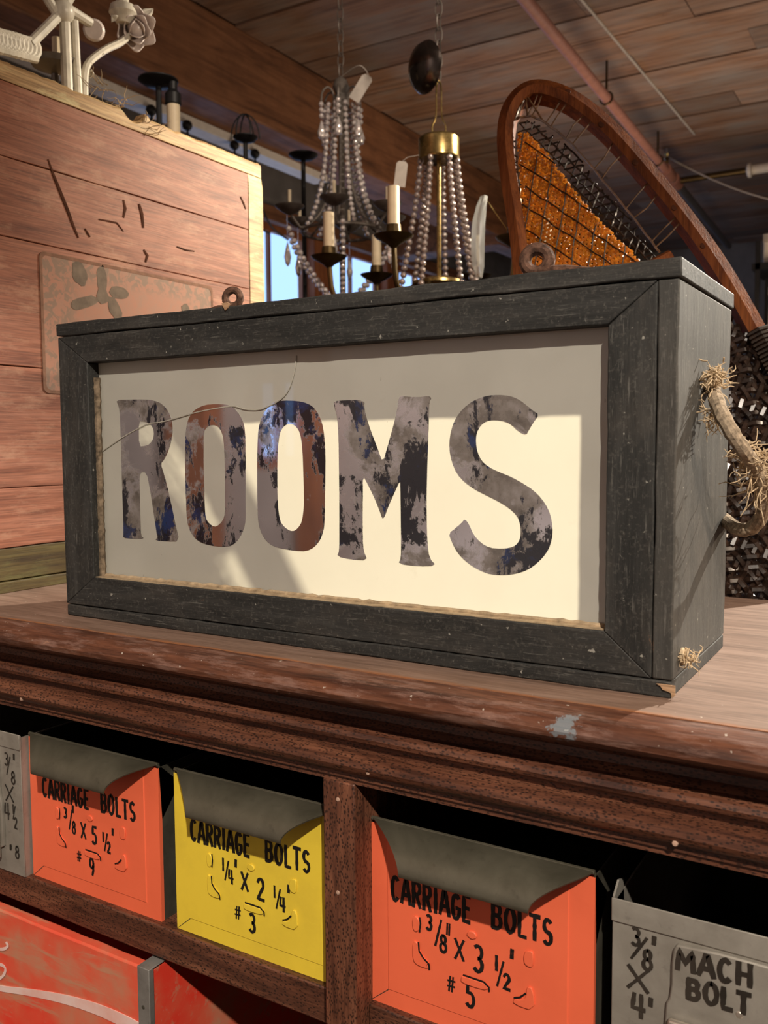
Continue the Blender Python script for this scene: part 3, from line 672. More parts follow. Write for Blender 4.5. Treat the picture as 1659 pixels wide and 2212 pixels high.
def lettering(items, y, parent, mat, name='lettering', seed=1):
    """items: (text, x, z of baseline, height, stroke, slope, width factor)"""
    rnd = random.Random(seed); mb = MB(); e = 0
    for text, x, z, h, sw, sl, wf in items:
        cx = x
        for ch in text:
            if ch == ' ': cx += h*.55*wf; continue
            gw, strokes = G[ch]; ww = gw*h*.72*wf; hz = h*rnd.uniform(.96, 1.04); dz = rnd.uniform(-.02, .02)*h
            for s_ in strokes:
                e += 1
                ribbon(mb, [(cx+a*ww, z+dz+(cx+a*ww-x)*sl+b*hz) for a, b in s_], sw, y-.00006*(e % 5), rnd)
            cx += ww+h*.20*wf
    return mb.build(name, mat, parent)
# ------------------------------------------------------------------ hardware bins
BW, BH, BD = .1825, .147, .30
def bump_shape(pts, y, h, parent, mat, r=.0016):
    return fill_poly([[p[:2] for p in chaikin([Vector((a, b, 0)) for a, b in pts], 1, True)]], lambda p: Vector((p[0], y-h, p[1])), (0, 1, 0), 'embossed_tab', mat, parent, h+.0004, bevel=.0006)
def hooded_bin(x0, label, mat, items, seed, group):
    z0 = SHZ; x1 = x0+BW; z1 = z0+BH; y = BY
    b = thing('hardware_bin', label, 'bin', (x0+BW/2, y+BD/2, z0), group)
    t = .0012; ix0, ix1, iz0 = x0+.017, x1-.019, z0+.0145; dd = -.0024
    # front with a folded border and a slightly sunk middle
    V = [(x0, y, z0), (x1, y, z0), (x1, y, z1), (x0, y, z1), (ix0-.0008, y, iz0-.0008), (ix1+.0008, y, iz0-.0008), (ix1+.0008, y, z1), (ix0-.0008, y, z1),
         (ix0, y+dd*.35, iz0), (ix1, y+dd*.35, iz0), (ix1, y+dd*.35, z1), (ix0, y+dd*.35, z1)]
    fm = MB().add(V, [(0,1,5,4), (1,2,6,5), (0,4,7,3), (4,5,9,8), (5,6,10,9), (7,4,8,11), (8,9,10,11)])
    fm.add([(x0, y+.004, z0), (x1, y+.004, z0), (x1, y+.004, z1), (x0, y+.004, z1)], [(3,2,1,0)])
    n = len(fm.v)-4
    fm.f += [(0, n, n+1, 1), (0, 3, n+3, n), (1, n+1, n+2, 2)]
    fp = fm.build('front_panel', mat, b)
    for xa in (x0, x1-t): MB().box((xa, y+.004, z0), (xa+t, y+BD, z1)).build('side_panel', M_SIDE, b)
    MB().box((x0+t, y+.004, z0), (x1-t, y+BD, z0+t)).build('bottom_panel', M_SIDE, b)
    MB().box((x0+t, y+BD-t, z0), (x1-t, y+BD, z1)).build('back_panel', M_SIDE, b)
    # corner seam fold
    MB().add([(x0+.0004, y-.0003, z0+.0004), (ix0-.0008, y-.0003, iz0-.0008), (ix0-.0004, y-.0003, iz0-.0013), (x0+.0010, y-.0003, z0+.0004)], [(0,3,2,1)]).add([(x0+.0004, y, z0+.0004), (ix0-.0008, y, iz0-.0008), (ix0-.0004, y, iz0-.0013), (x0+.0010, y, z0+.0004)], [(0,1,2,3)]).build('corner_seam', M_SIDE, b)
    # hood: curved sheet hinged on the top edge, its lip shorter than the hinge
    rings = []; N = 14
    lipx0, lipx1 = x0+.0405, x1-.0395
    for k in range(N+1):
        a = k/N*math.pi*.5; o_ = math.sin(a); yy_ = y+.001-.0345*o_; zz = z1+.004-.0235*(1-math.cos(a))**1.0
        xl = x0+.001+.0445*o_; xr = x1-.001-.0345*o_**1.7
        rings.append([Vector((xl, yy_, zz)), Vector((xr, yy_, zz)), Vector((xr, yy_+.0009, zz-.0011)), Vector((xl, yy_+.0009, zz-.0011))])
    MB().loft(rings).build('hood', M_HOOD, b, True, angle=50)
    MB().tube([(x0+.0005, y+.001, z1+.003), (x1-.0005, y+.001, z1+.003)], .0018, 8).build('hinge_roll', M_HOOD, b, True)
    for xs, d in ((x0, 1), (x1, -1)):
        MB().add([(xs, y+.001, z1+.003), (xs, y+.028, z1-.022), (xs, y+.004, z1-.05), (xs+d*.001, y+.001, z1+.003), (xs+d*.001, y+.028, z1-.022), (xs+d*.001, y+.004, z1-.05)], [(0,1,2), (3,5,4), (0,3,4,1), (1,4,5,2), (2,5,3,0)]).build('hood_bracket', M_HOOD, b)
    yp = y+dd*.35
    ox, oz = x0, z0
    Lg = [(.0395,.0615), (.0440,.0615), (.0455,.0540), (.0500,.0500), (.0540,.0470), (.0540,.0425), (.0440,.0425), (.0395,.0455)]
    Rg = [(.1335,.0545), (.1390,.0545), (.1400,.0375), (.1235,.0375), (.1235,.0420), (.1300,.0430), (.1335,.0465)]
    for pts in (Lg, Rg,
                [(.0405,.0690), (.0450,.0700), (.0460,.0760), (.0450,.0810), (.0405,.0820), (.0390,.0760)],
                [(.1320,.0700), (.1380,.0690), (.1390,.0755), (.1385,.0820), (.1325,.0810), (.1310,.0755)],
                [(.0810,.0440), (.0815,.0405), (.1000,.0405), (.1040,.0430), (.1030,.0465), (.0820,.0465)],
                [(.0855,.0790), (.0900,.0765), (.0945,.0790), (.0930,.0825), (.0900,.0835), (.0870,.0825)]):
        bump_shape([(ox+a, oz+c) for a, c in pts], yp, .0014, b, mat)
    # black strokes drawn along the edges of the embossing
    rnd = random.Random(seed)
    for pts in ([(.0450,.0615), (.0455,.0550), (.0490,.0505), (.0540,.0470), (.0545,.0430)], [(.0835,.0475), (.1000,.0473), (.1042,.0445), (.1045,.0415)], [(.0462,.0818), (.0468,.0770), (.0460,.0705)], [(.1245,.0430), (.1290,.0450), (.1330,.0490)]):
        mb = MB(); ribbon(mb, [(ox+a, oz+c) for a, c in pts], .0013, yp-.0013, rnd); mb.build('edge_stroke', M_INK, b)
    lettering([(tx, ox+a, oz+c, h, sw, sl, wf) for tx, a, c, h, sw, sl, wf in items], yp-.0001, b, M_INK, seed=seed)
    return b
def texts(w1, a, xx, b, num):
    return [('CARRIAGE', .0205, .0890, .0190, .0029, .0, .615), ('BOLTS', .1060, .0905, .0178, .0029, .0, .74)] + w1
GRP = 'painted hooded bins in the counter'
hooded_bin(.3728, 'orange hooded metal bin marked #5, just right of the counter divider', M_ORANGE,
    texts([('3', .0515, .0740, .0115, .0021, 0, .85), ('/', .0590, .0640, .0190, .0017, 0, .75), ('8', .0630, .0595, .0130, .0022, 0, .85), ('"', .0685, .0700, .0120, .0014, 0, .8),
           ('X', .0760, .0575, .0155, .0021, 0, .78), ('3', .0915, .0535, .0195, .0028, 0, .80), ('1', .1085, .0590, .0110, .0021, 0, .8), ('/', .1105, .0485, .0180, .0016, 0, .75), ('2', .1150, .0470, .0115, .0023, 0, .95), ('"', .1205, .0680, .0100, .0014, 0, .8),
           ('#', .0690, .0290, .0140, .0013, 0, 1.0), ('5', .0850, .0235, .0175, .0027, 0, .85)], 0, 0, 0, 0), 11, GRP)
hooded_bin(.1622, 'yellow hooded metal bin marked #3, just left of the counter divider', M_YELLOW,
    texts([('1', .0570, .0700, .0110, .0020, 0, .8), ('/', .0600, .0620, .0160, .0016, 0, .75), ('4', .0640, .0600, .0120, .0021, 0, .8), ('"', .0715, .0730, .0090, .0014, 0, .8),
           ('X', .0790, .0575, .0150, .0023, 0, .80), ('2', .0960, .0540, .0185, .0028, 0, .85), ('1', .1140, .0600, .0100, .0020, 0, .8), ('/', .1170, .0520, .0160, .0016, 0, .75), ('4', .1205, .0500, .0120, .0022, 0, .85), ('"', .1290, .0650, .0090, .0014, 0, .8),
           ('#', .0705, .0280, .0135, .0013, 0, 1.0), ('3', .0870, .0220, .0165, .0027, 0, .80)], 0, 0, 0, 0), 12, GRP)
hooded_bin(-.0400, 'orange hooded metal bin marked #9, left of the yellow bin', M_ORANGE,
    texts([('3', .0520, .0730, .0105, .0020, 0, .80), ('/', .0590, .0630, .0180, .0016, 0, .75), ('8', .0635, .0590, .0120, .0020, 0, .80), ('"', .0640, .0770, .0100, .0014, 0, .8),
           ('X', .0765, .0575, .0150, .0022, 0, .74), ('5', .0920, .0560, .0170, .0027, 0, .78), ('1', .1070, .0610, .0090, .0020, 0, .8), ('/', .1095, .0530, .0160, .0016, 0, .75), ('2', .1130, .0510, .0105, .0022, 0, .8), ('"', .1200, .0670, .0090, .0014, 0, .8),
           ('#', .0690, .0310, .0130, .0013, 0, 1.0), ('9', .0870, .0230, .0165, .0026, 0, .80)], 0, 0, 0, 0), 13, GRP)
def grey_bin(x0, w, label, items, yf, z1, right):
    z0 = SHZ; x1 = x0+w; y = yf
    b = thing('hardware_bin', label, 'bin', (x0+w/2, y+BD/2, z0), 'plain grey bins in the counter')
    MB().box((x0, y, z0), (x1, y+.0015, z1)).build('front_panel', M_GREY, b, bevel=.0005)
    for xa in (x0, x1-.0014): MB().box((xa, y+.0015, z0), (xa+.0014, y+BD, z1-.002)).build('side_panel', M_GREY, b)
    MB().box((x0+.0014, y+.0015, z0), (x1-.0014, y+BD, z0+.0014)).build('bottom_panel', M_SIDE, b)
    MB().box((x0+.0014, y+BD-.0014, z0), (x1-.0014, y+BD, z1-.002)).build('back_panel', M_SIDE, b)
    MB().box((x0-.0005, y-.0014, z1-.0150), (x1+.0005, y-.0001, z1+.0012)).build('rim_fold', M_GREY, b, bevel=.0006)
    MB().add([(x0, y, z1-.012), (x0, y+.022, z1-.012), (x0, y+.020, z1+.006), (x0, y+.010, z1+.009), (x0, y, z1+.002), (x0+.0014, y, z1-.012), (x0+.0014, y+.022, z1-.012), (x0+.0014, y+.020, z1+.006), (x0+.0014, y+.010, z1+.009), (x0+.0014, y, z1+.002)],
             [(0,1,2,3,4), (9,8,7,6,5), (0,4,9,5), (4,3,8,9), (3,2,7,8), (2,1,6,7), (1,0,5,6)]).build('corner_tab', M_GREY, b)
    # raised middle panel
    a0, a1, zt, zb = x0+.0405, x1-.0330, z1-.0165, z0+.012
    fill_poly([[p[:2] for p in chaikin([Vector(p+(0,)) for p in ((a0, zb+.070), (a0, zt-.008), (a0+.004, zt), (a1-.004, zt), (a1, zt-.008), (a1, zb+.070), (a1+.004, zb+.062), (a1+.004, zb), (a0-.004, zb), (a0-.004, zb+.062))], 1, True)]],
              lambda p: Vector((p[0], y-.0034, p[1])), (0, 1, 0), 'raised_panel', M_GREY, b, .0040, bevel=.0011)
    yp = y-.0034
    MB().box((a0-.001, yp-.0050, zb+.003), (a1+.001, yp-.0002, zb+.0560)).build('label_holder', M_BRIGHT, b, bevel=.0018)
    MB().lathe([(.0001, .0006), (.0018, .0005), (.0024, 0), (.0025, -.001)], (x0+.083, yp, z0+.083), 12, (0, -1, 0)).build('rivet', M_BRIGHT, b, True)
    for it, yy_ in items: lettering(it, yy_+y, b, M_INKG, seed=3)
    return b
gx = .5680
grey_bin(gx, BW, 'plain grey metal bin lettered mach bolt, at the right edge', [
    ([('3', gx+.0135, -.1650, .0120, .0022, 0, .95), ('/', gx+.0135, -.1740, .0145, .0020, 0, 1.9), ('8', gx+.0210, -.1795, .0130, .0023, 0, .95), ('"', gx+.0270, -.1640, .0080, .0016, 0, .9),
      ('X', gx+.0115, -.1960, .0150, .0022, 0, 1.55), ('4', gx+.0140, -.2150, .0160, .0028, 0, 1.0), ('"', gx+.0255, -.2075, .0080, .0016, 0, .9)], -.0003),
    ([('MACH', gx+.0440, -.1710, .0135, .0032, .04, 1.05), ('BOLT', gx+.0510, -.1885, .0130, .0032, .03, 1.05)], -.0038)], -.0215, -.1370, True)
gx2 = -.0425-BW
grey_bin(gx2, BW, 'plain grey metal bin marked #8, at the left edge', [
    ([('3', gx2+.1570, -.1580, .0130, .0017, 0, .95), ('/', gx2+.1600, -.1670, .0170, .0014, 0, 1.0), ('8', gx2+.1670, -.1760, .0125, .0018, 0, .95), ('"', gx2+.1710, -.1530, .0080, .0013, 0, .9),
      ('X', gx2+.1570, -.1960, .0170, .0016, 0, 1.25), ('4', gx2+.1540, -.2160, .0165, .0018, 0, .85), ('1', gx2+.1670, -.2080, .0095, .0015, 0, .8), ('/', gx2+.1675, -.2130, .0130, .0012, 0, .85), ('2', gx2+.1690, -.2230, .0115, .0016, 0, .8),
      ('#', gx2+.1600, -.2490, .0070, .0012, 0, .9), ('8', gx2+.1690, -.2550, .0130, .0018, 0, .9)], -.0003)], -.0290, -.1240, False)

# ------------------------------------------------------------------ red crate on the lower shelf
RX1, RY, RZ1 = .1450, -.040, -.3095
rcx0 = RX1-.47
rcx = thing('red_crate', 'worn red wooden bottle crate with zinc corner strap on the lower shelf', 'crate', (rcx0+.235, .11, -.59))
MB().jbox((rcx0+.014, RY, -.588), (RX1-.014, RY+.012, RZ1), 0, 40, .0006, 4).build('front_board', M_RED, rcx, bevel=.002)
MB().jbox((rcx0+.014, RY+.29, -.588), (RX1-.014, RY+.302, RZ1), 0, 40, .0006, 6).build('back_board', M_RED, rcx, bevel=.002)
for xa in (rcx0, RX1-.014): MB().jbox((xa, RY-.0003, -.588), (xa+.0138, RY+.302, RZ1-.0005), 1, 20, .0006, xa).build('end_board', M_RED, rcx, bevel=.002)
MB().box((rcx0+.014, RY+.012, -.588), (RX1-.014, RY+.29, -.58)).build('bottom_board', M_RED, rcx)
zs = MB(); w = .0135
zs.box((RX1-w, RY-.0022, -.588), (RX1+.0012, RY-.0006, RZ1+.0012)).box((RX1+.0004, RY-.0022, -.588), (RX1+.0016, RY+.004, RZ1+.0012)).box((RX1-w, RY-.0022, RZ1+.0004), (RX1+.0016, RY+.026, RZ1+.0018))
zs.build('corner_strap', M_ZINC, rcx, bevel=.0005)
MB().lathe([(.0001, .0008), (.0018, .0004), (.0020, -.0004)], (RX1-w*.5, RY-.0022, RZ1-.036), 10, (0, -1, 0)).build('strap_nail', M_SIDE, rcx, True)
sw_ = [(-60,2122,10), (0,2136,12), (60,2143,15), (130,2156,19), (200,2176,24), (260,2202,28), (320,2235,30)]
L = [at(x, y-h*.5, 1, RY-.0009) for x, y, h in sw_]; Rr = [at(x, y+h*.5, 1, RY-.0009) for x, y, h in sw_]
MB().loft([[l, r, r+Vector((0, .0008, 0)), l+Vector((0, .0008, 0))] for l, r in zip(chaikin(L, 2), chaikin(Rr, 2))]).build('white_stripe', M_WHITEP, rcx)
for pts in ([(-20,2046), (5,2052), (18,2045), (14,2036)], [(-20,2085), (2,2082), (14,2092), (6,2112), (-20,2120)]):
    q_ = chaikin([at(x, y, 1, RY-.0009) for x, y in pts], 2); mb = MB(); ribbon(mb, [(p.x, p.z) for p in q_], .0032, RY-.0009, random.Random(1)); mb.build('faded_script', M_WHITEP, rcx)
# ------------------------------------------------------------------ pale wooden box at the left
BX, BY0, BY1, BZ1 = -.172, -.020, .5525, .600
wb = thing('wooden_box', 'tall pink-washed pine box with pale worn rim and a faded flower label', 'box', (BX-.19, .27, 0))
tk = .018
for i, (a, b) in enumerate(((.0525, .1214), (.1222, .2622), (.2630, .4085), (.4093, .4984), (.4992, .5825))):
    MB().jbox((BX-tk, BY0, a), (BX, .5048, b), 1, 30, .0005, i+3, 6).build('board', M_BOX, wb, bevel=.0008)
# pale rim: top strip with a torn upper edge, and the rounded corner post
n = 120; rings = []
for k in range(n+1):
    y = BY0+(BY1-.016-BY0)*k/n
    h = .6055+.0022*mnoise.noise(Vector((y*30, 3, 0)))+.0016*mnoise.noise(Vector((y*110, 5, 0)))
    if .255 < y < .292: h -= .010*math.sin((y-.255)/.037*math.pi)
    if .292 <= y < .300: h += .005
    rings.append([Vector((BX-tk, y, .5833)), Vector((BX+.0008, y, .5833)), Vector((BX+.0008, y, h-.004)), Vector((BX-.003, y, h)), Vector((BX-tk, y, h))])
MB().loft(rings).build('rim_strip', M_BOXRIM, wb, bevel=.0008)
prof = [(BX-.05, .5056), (BX+.0008, .5056), (BX+.0008, BY1-.020), (BX-.0010, BY1-.011), (BX-.006, BY1-.0045), (BX-.013, BY1-.001), (BX-.020, BY1), (BX-.05, BY1)]
rings = []
for z, s in ((.0135, 0), (.03, 0), (.57, 0), (.588, .002), (.596, .005), (.6005, .010), (.602, .016)):
    rings.append([Vector((x-(s if x > BX-.04 else 0), y-(s if y > .51 else 0), z)) for x, y in prof])
MB().loft(rings).build('corner_post', M_BOXRIM, wb, True, angle=40)
MB().box((BX-.38, BY1-.018, .0135), (BX-.051, BY1, .598)).build('end_panel', M_BOX, wb)
MB().box((BX-.38, BY0, .0135), (BX-tk, BY0+.018, .598)).build('end_panel', M_BOX, wb)
MB().box((BX-.38, BY0+.018, .0135), (BX-.362, BY1-.018, .598)).build('side_panel', M_BOX, wb)
MB().box((BX-.362, BY0+.018, .580), (BX-tk-.001, BY1-.018, .598)).build('lid', M_BOXRIM, wb)
MB().jbox((BX-tk, BY0, .0142), (BX-.001, .5048, .0515), 1, 30, .0006, 9).build('base_board', M_BOXBASE, wb, bevel=.001)
MB().jbox((BX-.38, BY0, .0), (BX+.001, BY1, .0130), 1, 30, .0006, 10).build('base_runner', M_BOXBASE, wb, bevel=.001)
# faded label
FXX = BX+.0011
def onbox(p): return Vector((FXX, p[0], p[1]))
def rrect(y0, y1, z0, z1, r=.008):
    out = []
    for cy, cz, a0 in ((y1-r, z1-r, 0), (y0+r, z1-r, 90), (y0+r, z0+r, 180), (y1-r, z0+r, 270)):
        out += [(cy+r*math.cos(math.radians(a0+k*18)), cz+r*math.sin(math.radians(a0+k*18))) for k in range(6)]
    return out
lab = fill_poly([rrect(.1165, .4190, .2330, .4005)], onbox, (-1, 0, 0), 'label', M_LABEL, wb, .0006)
FXX = BX+.0014
fill_poly([rrect(.1165, .4190, .2330, .4005), rrect(.1205, .4150, .2370, .3965, .007)], onbox, (-1, 0, 0), 'label_border', M_LABELE, lab, .0003)
rnd = random.Random(9)
def blob(cy, cz, ry, rz, rot, n=14, j=.12):
    c, s = math.cos(rot), math.sin(rot); out = []
    for k in range(n):
        a = 2*math.pi*k/n; q = 1+rnd.uniform(-j, j); u, v = math.cos(a)*ry*q, math.sin(a)*rz*q; out.append((cy+u*c-v*s, cz+u*s+v*c))
    return out
fc = at(220, 640, 0, BX)
for dx, dz, ry, rz, ro in ((0, .021, .0085, .018, 0), (.028, .008, .016, .0085, .1), (-.035, .023, .0115, .016, .3), (-.030, -.012, .024, .0075, .35), (.020, -.014, .009, .018, .5), (0, 0, .010, .010, 0), (.150, .002, .008, .007, 0)):
    fill_poly([blob(fc.y+dx, fc.z+dz, ry, rz, ro)], onbox, (-1, 0, 0), 'printed_leaf', M_LABELI, lab, .0003); FXX += .00004
def gouge(pts, w):
    P_ = [at(x, y, 0, BX) for x, y in pts]; L = []; n = len(P_)
    rings = []
    for i, p in enumerate(P_):
        t = (P_[min(i+1, n-1)]-P_[max(i-1, 0)]).normalized(); s = Vector((0, -t.z, t.y))*w*(.25+.75*math.sin(math.pi*(i+.4)/(n-.2)))
        rings.append([p+s+Vector((.0009, 0, 0)), p-s+Vector((.0009, 0, 0)), p-s-Vector((.001, 0, 0)), p+s-Vector((.001, 0, 0))])
    MB().loft(rings).build('gouge', M_SEAM, wb)
gouge([(103, 344), (115, 378), (130, 415), (146, 455), (158, 488), (169, 514)], .0022)
gouge([(266, 432), (270, 450), (266, 470)], .0022); gouge([(300, 440), (306, 462), (309, 492)], .0026)
gouge([(213, 474), (235, 478), (252, 482), (266, 500)], .0012); gouge([(310, 540), (318, 552), (314, 566)], .0022); gouge([(183, 494), (190, 506), (194, 512)], .0013)
gouge([(382, 533), (400, 540), (420, 543)], .001)
gouge([(519, 425), (526, 440), (530, 452)], .0015)
fb = MB(); rnd = random.Random(8)
for px, py in ((305, 275), (265, 225), (215, 195), (330, 290)):
    tuft(fb, at(px, py, 0, BX-.006), 14, .026, .004, (0, -.1, .5), rnd, .0006)
stuff(fb.build('straw_fibres', M_FIBRE, wb, True))

# ------------------------------------------------------------------ cream painted chandelier lying on the box
XL = -.285
A = lambda x, y, dx=0: at(x, y, 0, XL+dx)
zl = .5982
def drop(p): return Vector((p.x, p.y, zl))
wc = thing('painted_chandelier', 'cream painted metal chandelier with porcelain roses lying on the wooden box', 'chandelier', (XL, .3, zl))
hub = A(135, 25)
MB().sphere(hub, .016, 12, 8).build('hub', M_WHITE, wc, True)
a1, a2 = A(139, 40), A(160, 45)
MB().tube([a1, Vector((a1.x, a1.y+.002, zl))], .0075, 10).build('post', M_WHITE, wc, True)
MB().tube([a2, A(165, 140), Vector((A(172, 210).x, A(172, 210).y, zl))], .0058, 10).build('post', M_WHITE, wc, True)
for pts, r in (([A(130, 30), A(65, 95)], .0068), ([A(145, 18), A(195, 50)], .0068), ([A(120, 25), A(92, -20)], .0065), ([A(140, 12), A(170, -40)], .007), ([A(250, -60), A(264, 0), A(265, 22)], .0095)):
    MB().tube(pts, r, 10).build('arm', M_WHITE, wc, True)
MB().lathe([(.001, .006), (.012, .005), (.015, 0), (.013, -.004), (.002, -.006)], A(203, 65), 16, (1, -1, -.4)).build('end_cap', M_PORC, wc, True)
lo = A(183, 205)
MB().tube(chaikin([Vector((lo.x, lo.y, zl)), A(181, 175), A(186, 140), A(205, 122), A(232, 104), A(262, 92), A(285, 70)], 2), .0052, 8).build('arm', M_WHITE, wc, True)
MB().lathe([(.010, -.006), (.013, .0), (.020, .008), (.018, .018), (.010, .022)], A(266, 42), 16, (0, 0, 1)).build('bell_cup', M_WHITE, wc, True)
# rose: whorls of petals
ro = A(294, 62, .01); ax = Vector((.75, -.50, -.40)).normalized(); e1 = ax.orthogonal().normalized(); e2 = ax.cross(e1)
rose = MB().sphere(ro-ax*.004, .0125, 12, 8).build('rose_heart', M_PORC, wc, True)
for ring_, (nr, rad, ln, tip) in enumerate(((3, .009, .022, .15), (5, .016, .024, .45), (6, .023, .022, .8))):
    for k in range(nr):
        an = 2*math.pi*k/nr+ring_*.5; d = e1*math.cos(an)+e2*math.sin(an); s = ax.cross(d); vs = []; fs = []
        wd0 = 2*math.pi*rad/nr*1.35
        for i in range(7):
            for j in range(7):
                u, v = i/6, j/6-.5; wd_ = wd0*math.sin(math.pi*(.22+.62*u)); cv = 1.6*v*v
                vs.append(ro + d*(rad*(.55+.45*math.sin(u*1.5))+tip*.010*u**3-rad*cv*.55) + ax*(ln*(u-.45)-.005*ring_-.006*cv*u) + s*wd_*v)
        for i in range(6):
            for j in range(6): fs.append((i*7+j, i*7+j+1, (i+1)*7+j+1, (i+1)*7+j))
        p = MB().add(vs, fs).build('petal', M_PORC, wc, True, angle=80); m_ = p.modifiers.new('solid', 'SOLIDIFY'); m_.thickness = .0012
def leaf(a, b, w, nm='leaf'):
    d = (b-a); s = d.cross(CF).normalized()*w; n_ = d.cross(s).normalized()*.003
    vs = [a, a+d*.35+s+n_, a+d*.7+s*.6+n_, b, a+d*.7-s*.6+n_, a+d*.35-s+n_, a+d*.35-n_, a+d*.7-n_]
    o = MB().add(vs, [(0, 1, 6), (1, 2, 7, 6), (2, 3, 7), (3, 4, 7), (4, 5, 6, 7), (5, 0, 6)]).build(nm, M_WHITE, wc, True, angle=60); m_ = o.modifiers.new('solid', 'SOLIDIFY'); m_.thickness = .0014
leaf(A(298, 46), A(331, 20), .011); leaf(A(250, 45), A(240, 32), .007); leaf(A(195, 170), A(198, 150), .006); leaf(A(212, 122), A(228, 112), .005)
# twisted cord ornament
tw = []
for ph in (0, 2.1, 4.2):
    pts = [A(-25+95*k/40, 82+26*k/40) + Vector((0, math.cos(ph+k*.55)*.011, math.sin(ph+k*.55)*.011)) for k in range(41)]
    MB().tube(pts, .0058, 8).build('twist_strand', M_WHITE, wc, True)
MB().tube([A(122, 82, -.03), A(123, 122, -.03)], .0065, 10).build('candle_sleeve', M_CANDLE, wc, True)
cup = A(118, 138, -.03)
MB().lathe([(.004, -.014), (.030, -.004), (.034, .003), (.028, .0), (.006, -.003)], cup, 20).tube([cup, Vector((cup.x, cup.y, zl))], .005, 8).build('drip_pan', M_GREYIRON, wc, True)

# ------------------------------------------------------------------ snowshoe behind the sign
SB0 = Vector((.585, .500, 0.0)); ang = math.radians(18)
SHh = Vector((math.cos(ang), math.sin(ang), 0)); lean = math.radians(11)
SUu = Vector((-math.sin(ang)*math.sin(lean), math.cos(ang)*math.sin(lean), math.cos(lean)))
SNn = SHh.cross(SUu).normalized()            # towards the viewer
def onp(px, py, off=0.0):
    d = ray(px, py); o = SB0 + SNn*off; return CAM + d*((o-CAM).dot(SNn)/d.dot(SNn))
def p2(v): r = v-SB0; return Vector((r.dot(SHh), r.dot(SUu)))
def p3(q, off=0.0): return SB0 + SHh*q[0] + SUu*q[1] + SNn*off
ss = thing('snowshoe', 'varnished bent-wood snowshoe laced with amber rawhide leaning behind the sign', 'snowshoe', SB0)
out_px = [(1100,500),(1080,385),(1072,300),(1080,240),(1108,195),(1150,172),(1205,180),(1262,208),(1335,268),(1425,372),(1505,470),(1582,580),(1650,700),(1722,835),(1776,980),(1802,1130),(1802,1290),(1772,1440),(1715,1555),(1630,1598),(1540,1570),(1450,1470),(1360,1310),(1265,1130),(1180,950),(1128,760),(1112,620)]
ow = chaikin([onp(x, y) for x, y in out_px], 3, True)
c2 = [p2(v) for v in ow]; cen = sum(c2, Vector((0, 0)))/len(c2); m_ = len(c2)
rings = []; inner = []; RW = .021
for i in range(m_):
    t = (c2[(i+1) % m_]-c2[i-1]).normalized(); nrm = Vector((t.y, -t.x))
    if nrm.dot(c2[i]-cen) < 0: nrm = -nrm
    o_ = c2[i]; f = lambda a, b: p3(o_-nrm*a, b)
    rings.append([f(0, .004), f(RW*.55, .012), f(RW, .008), f(RW, -.022), f(0, -.020)]); inner.append(o_-nrm*RW)
MB().loft(rings, loop=True, caps=False).build('bent_frame', M_ASH, ss, True, angle=25)
LEDGE = min(v.z for r in rings for v in r)-.0005        # the counter's low rear ledge carries the snowshoe
MB().box((.20, .4205, LEDGE-.03), (1.15, .76, LEDGE)).build('rear_ledge', M_OAKX, ctr, bevel=.002)
MB().box((.20, .73, FZ), (1.15, .76, LEDGE-.03)).build('rear_panel', M_OAKX, ctr)
def inside(q, poly):
    c = False; n = len(poly)
    for i in range(n):
        a, b = poly[i], poly[i-1]
        if (a[1] > q[1]) != (b[1] > q[1]) and q[0] < (b[0]-a[0])*(q[1]-a[1])/(b[1]-a[1])+a[0]: c = not c
    return c
def weave(poly, sp, r, name, mat, angs=(0, 60, 120), off=0.0, seed=1, sides=4, jit=.12, base=10):
    rnd = random.Random(seed); mb = MB()
    xs = [p[0] for p in poly]; ys = [p[1] for p in poly]; c = Vector(((min(xs)+max(xs))/2, (min(ys)+max(ys))/2)); rad = max(max(xs)-min(xs), max(ys)-min(ys))*.75
    for ai, a in enumerate(angs):
        d = Vector((math.cos(math.radians(a+base)), math.sin(math.radians(a+base)))); n = Vector((-d.y, d.x)); k = -rad
        while k < rad:
            kk = k+rnd.uniform(-jit, jit)*sp; seg = []; s = -rad; step = sp*.6
            while s < rad:
                q = c+n*(kk+rnd.uniform(-.05, .05)*sp)+d*s
                if inside(q, poly): seg.append(p3(q, off+r*1.1*math.sin(s/sp*math.pi*1.0+ai*2.1)))
                else:
                    if len(seg) > 1: mb.tube(seg, r, sides)
                    seg = []
                s += step
            if len(seg) > 1: mb.tube(seg, r, sides)
            k += sp
    return stuff(mb.build(name, mat, ss, True))
Q = lambda L_: [p2(onp(x, y)) for x, y in L_]
polyA = Q([(1116,290),(1140,284),(1185,335),(1245,415),(1290,470),(1335,515),(1395,570),(1450,640),(1500,720),(1300,800),(1180,720),(1140,600),(1128,480),(1122,380)])
polyR = Q([(1116,262),(1150,258),(1235,322),(1305,405),(1375,490),(1420,550),(1460,620),(1500,700),(1450,640),(1395,570),(1335,515),(1290,470),(1245,415),(1185,335),(1140,284),(1116,290)])
polyL = Q([(1103,300),(1116,290),(1122,380),(1128,480),(1140,600),(1165,720),(1145,720),(1122,600),(1110,480),(1102,380)])
polyC = Q([(1440,660),(1560,640),(1625,735),(1690,860),(1738,990),(1762,1130),(1762,1280),(1735,1420),(1685,1515),(1630,1545),(1560,1520),(1480,1430),(1395,1280),(1310,1080),(1250,900),(1240,760)])
weave(polyA, .0052, .00155, 'amber_weave', M_AMBER, seed=2, base=22)
weave(polyR, .0098, .0012, 'edge_lacing', M_DHIDE, seed=3, base=12)
weave(polyL, .0090, .0012, 'edge_lacing', M_DHIDE, seed=4, base=30)
weave(polyC, .0128, .0041, 'foot_lacing', M_DHIDE, seed=5, base=8, sides=6)
weave(polyA, .021, .0009, 'dark_strands', M_DHIDE, (60, 120), .0025, 6, base=22)
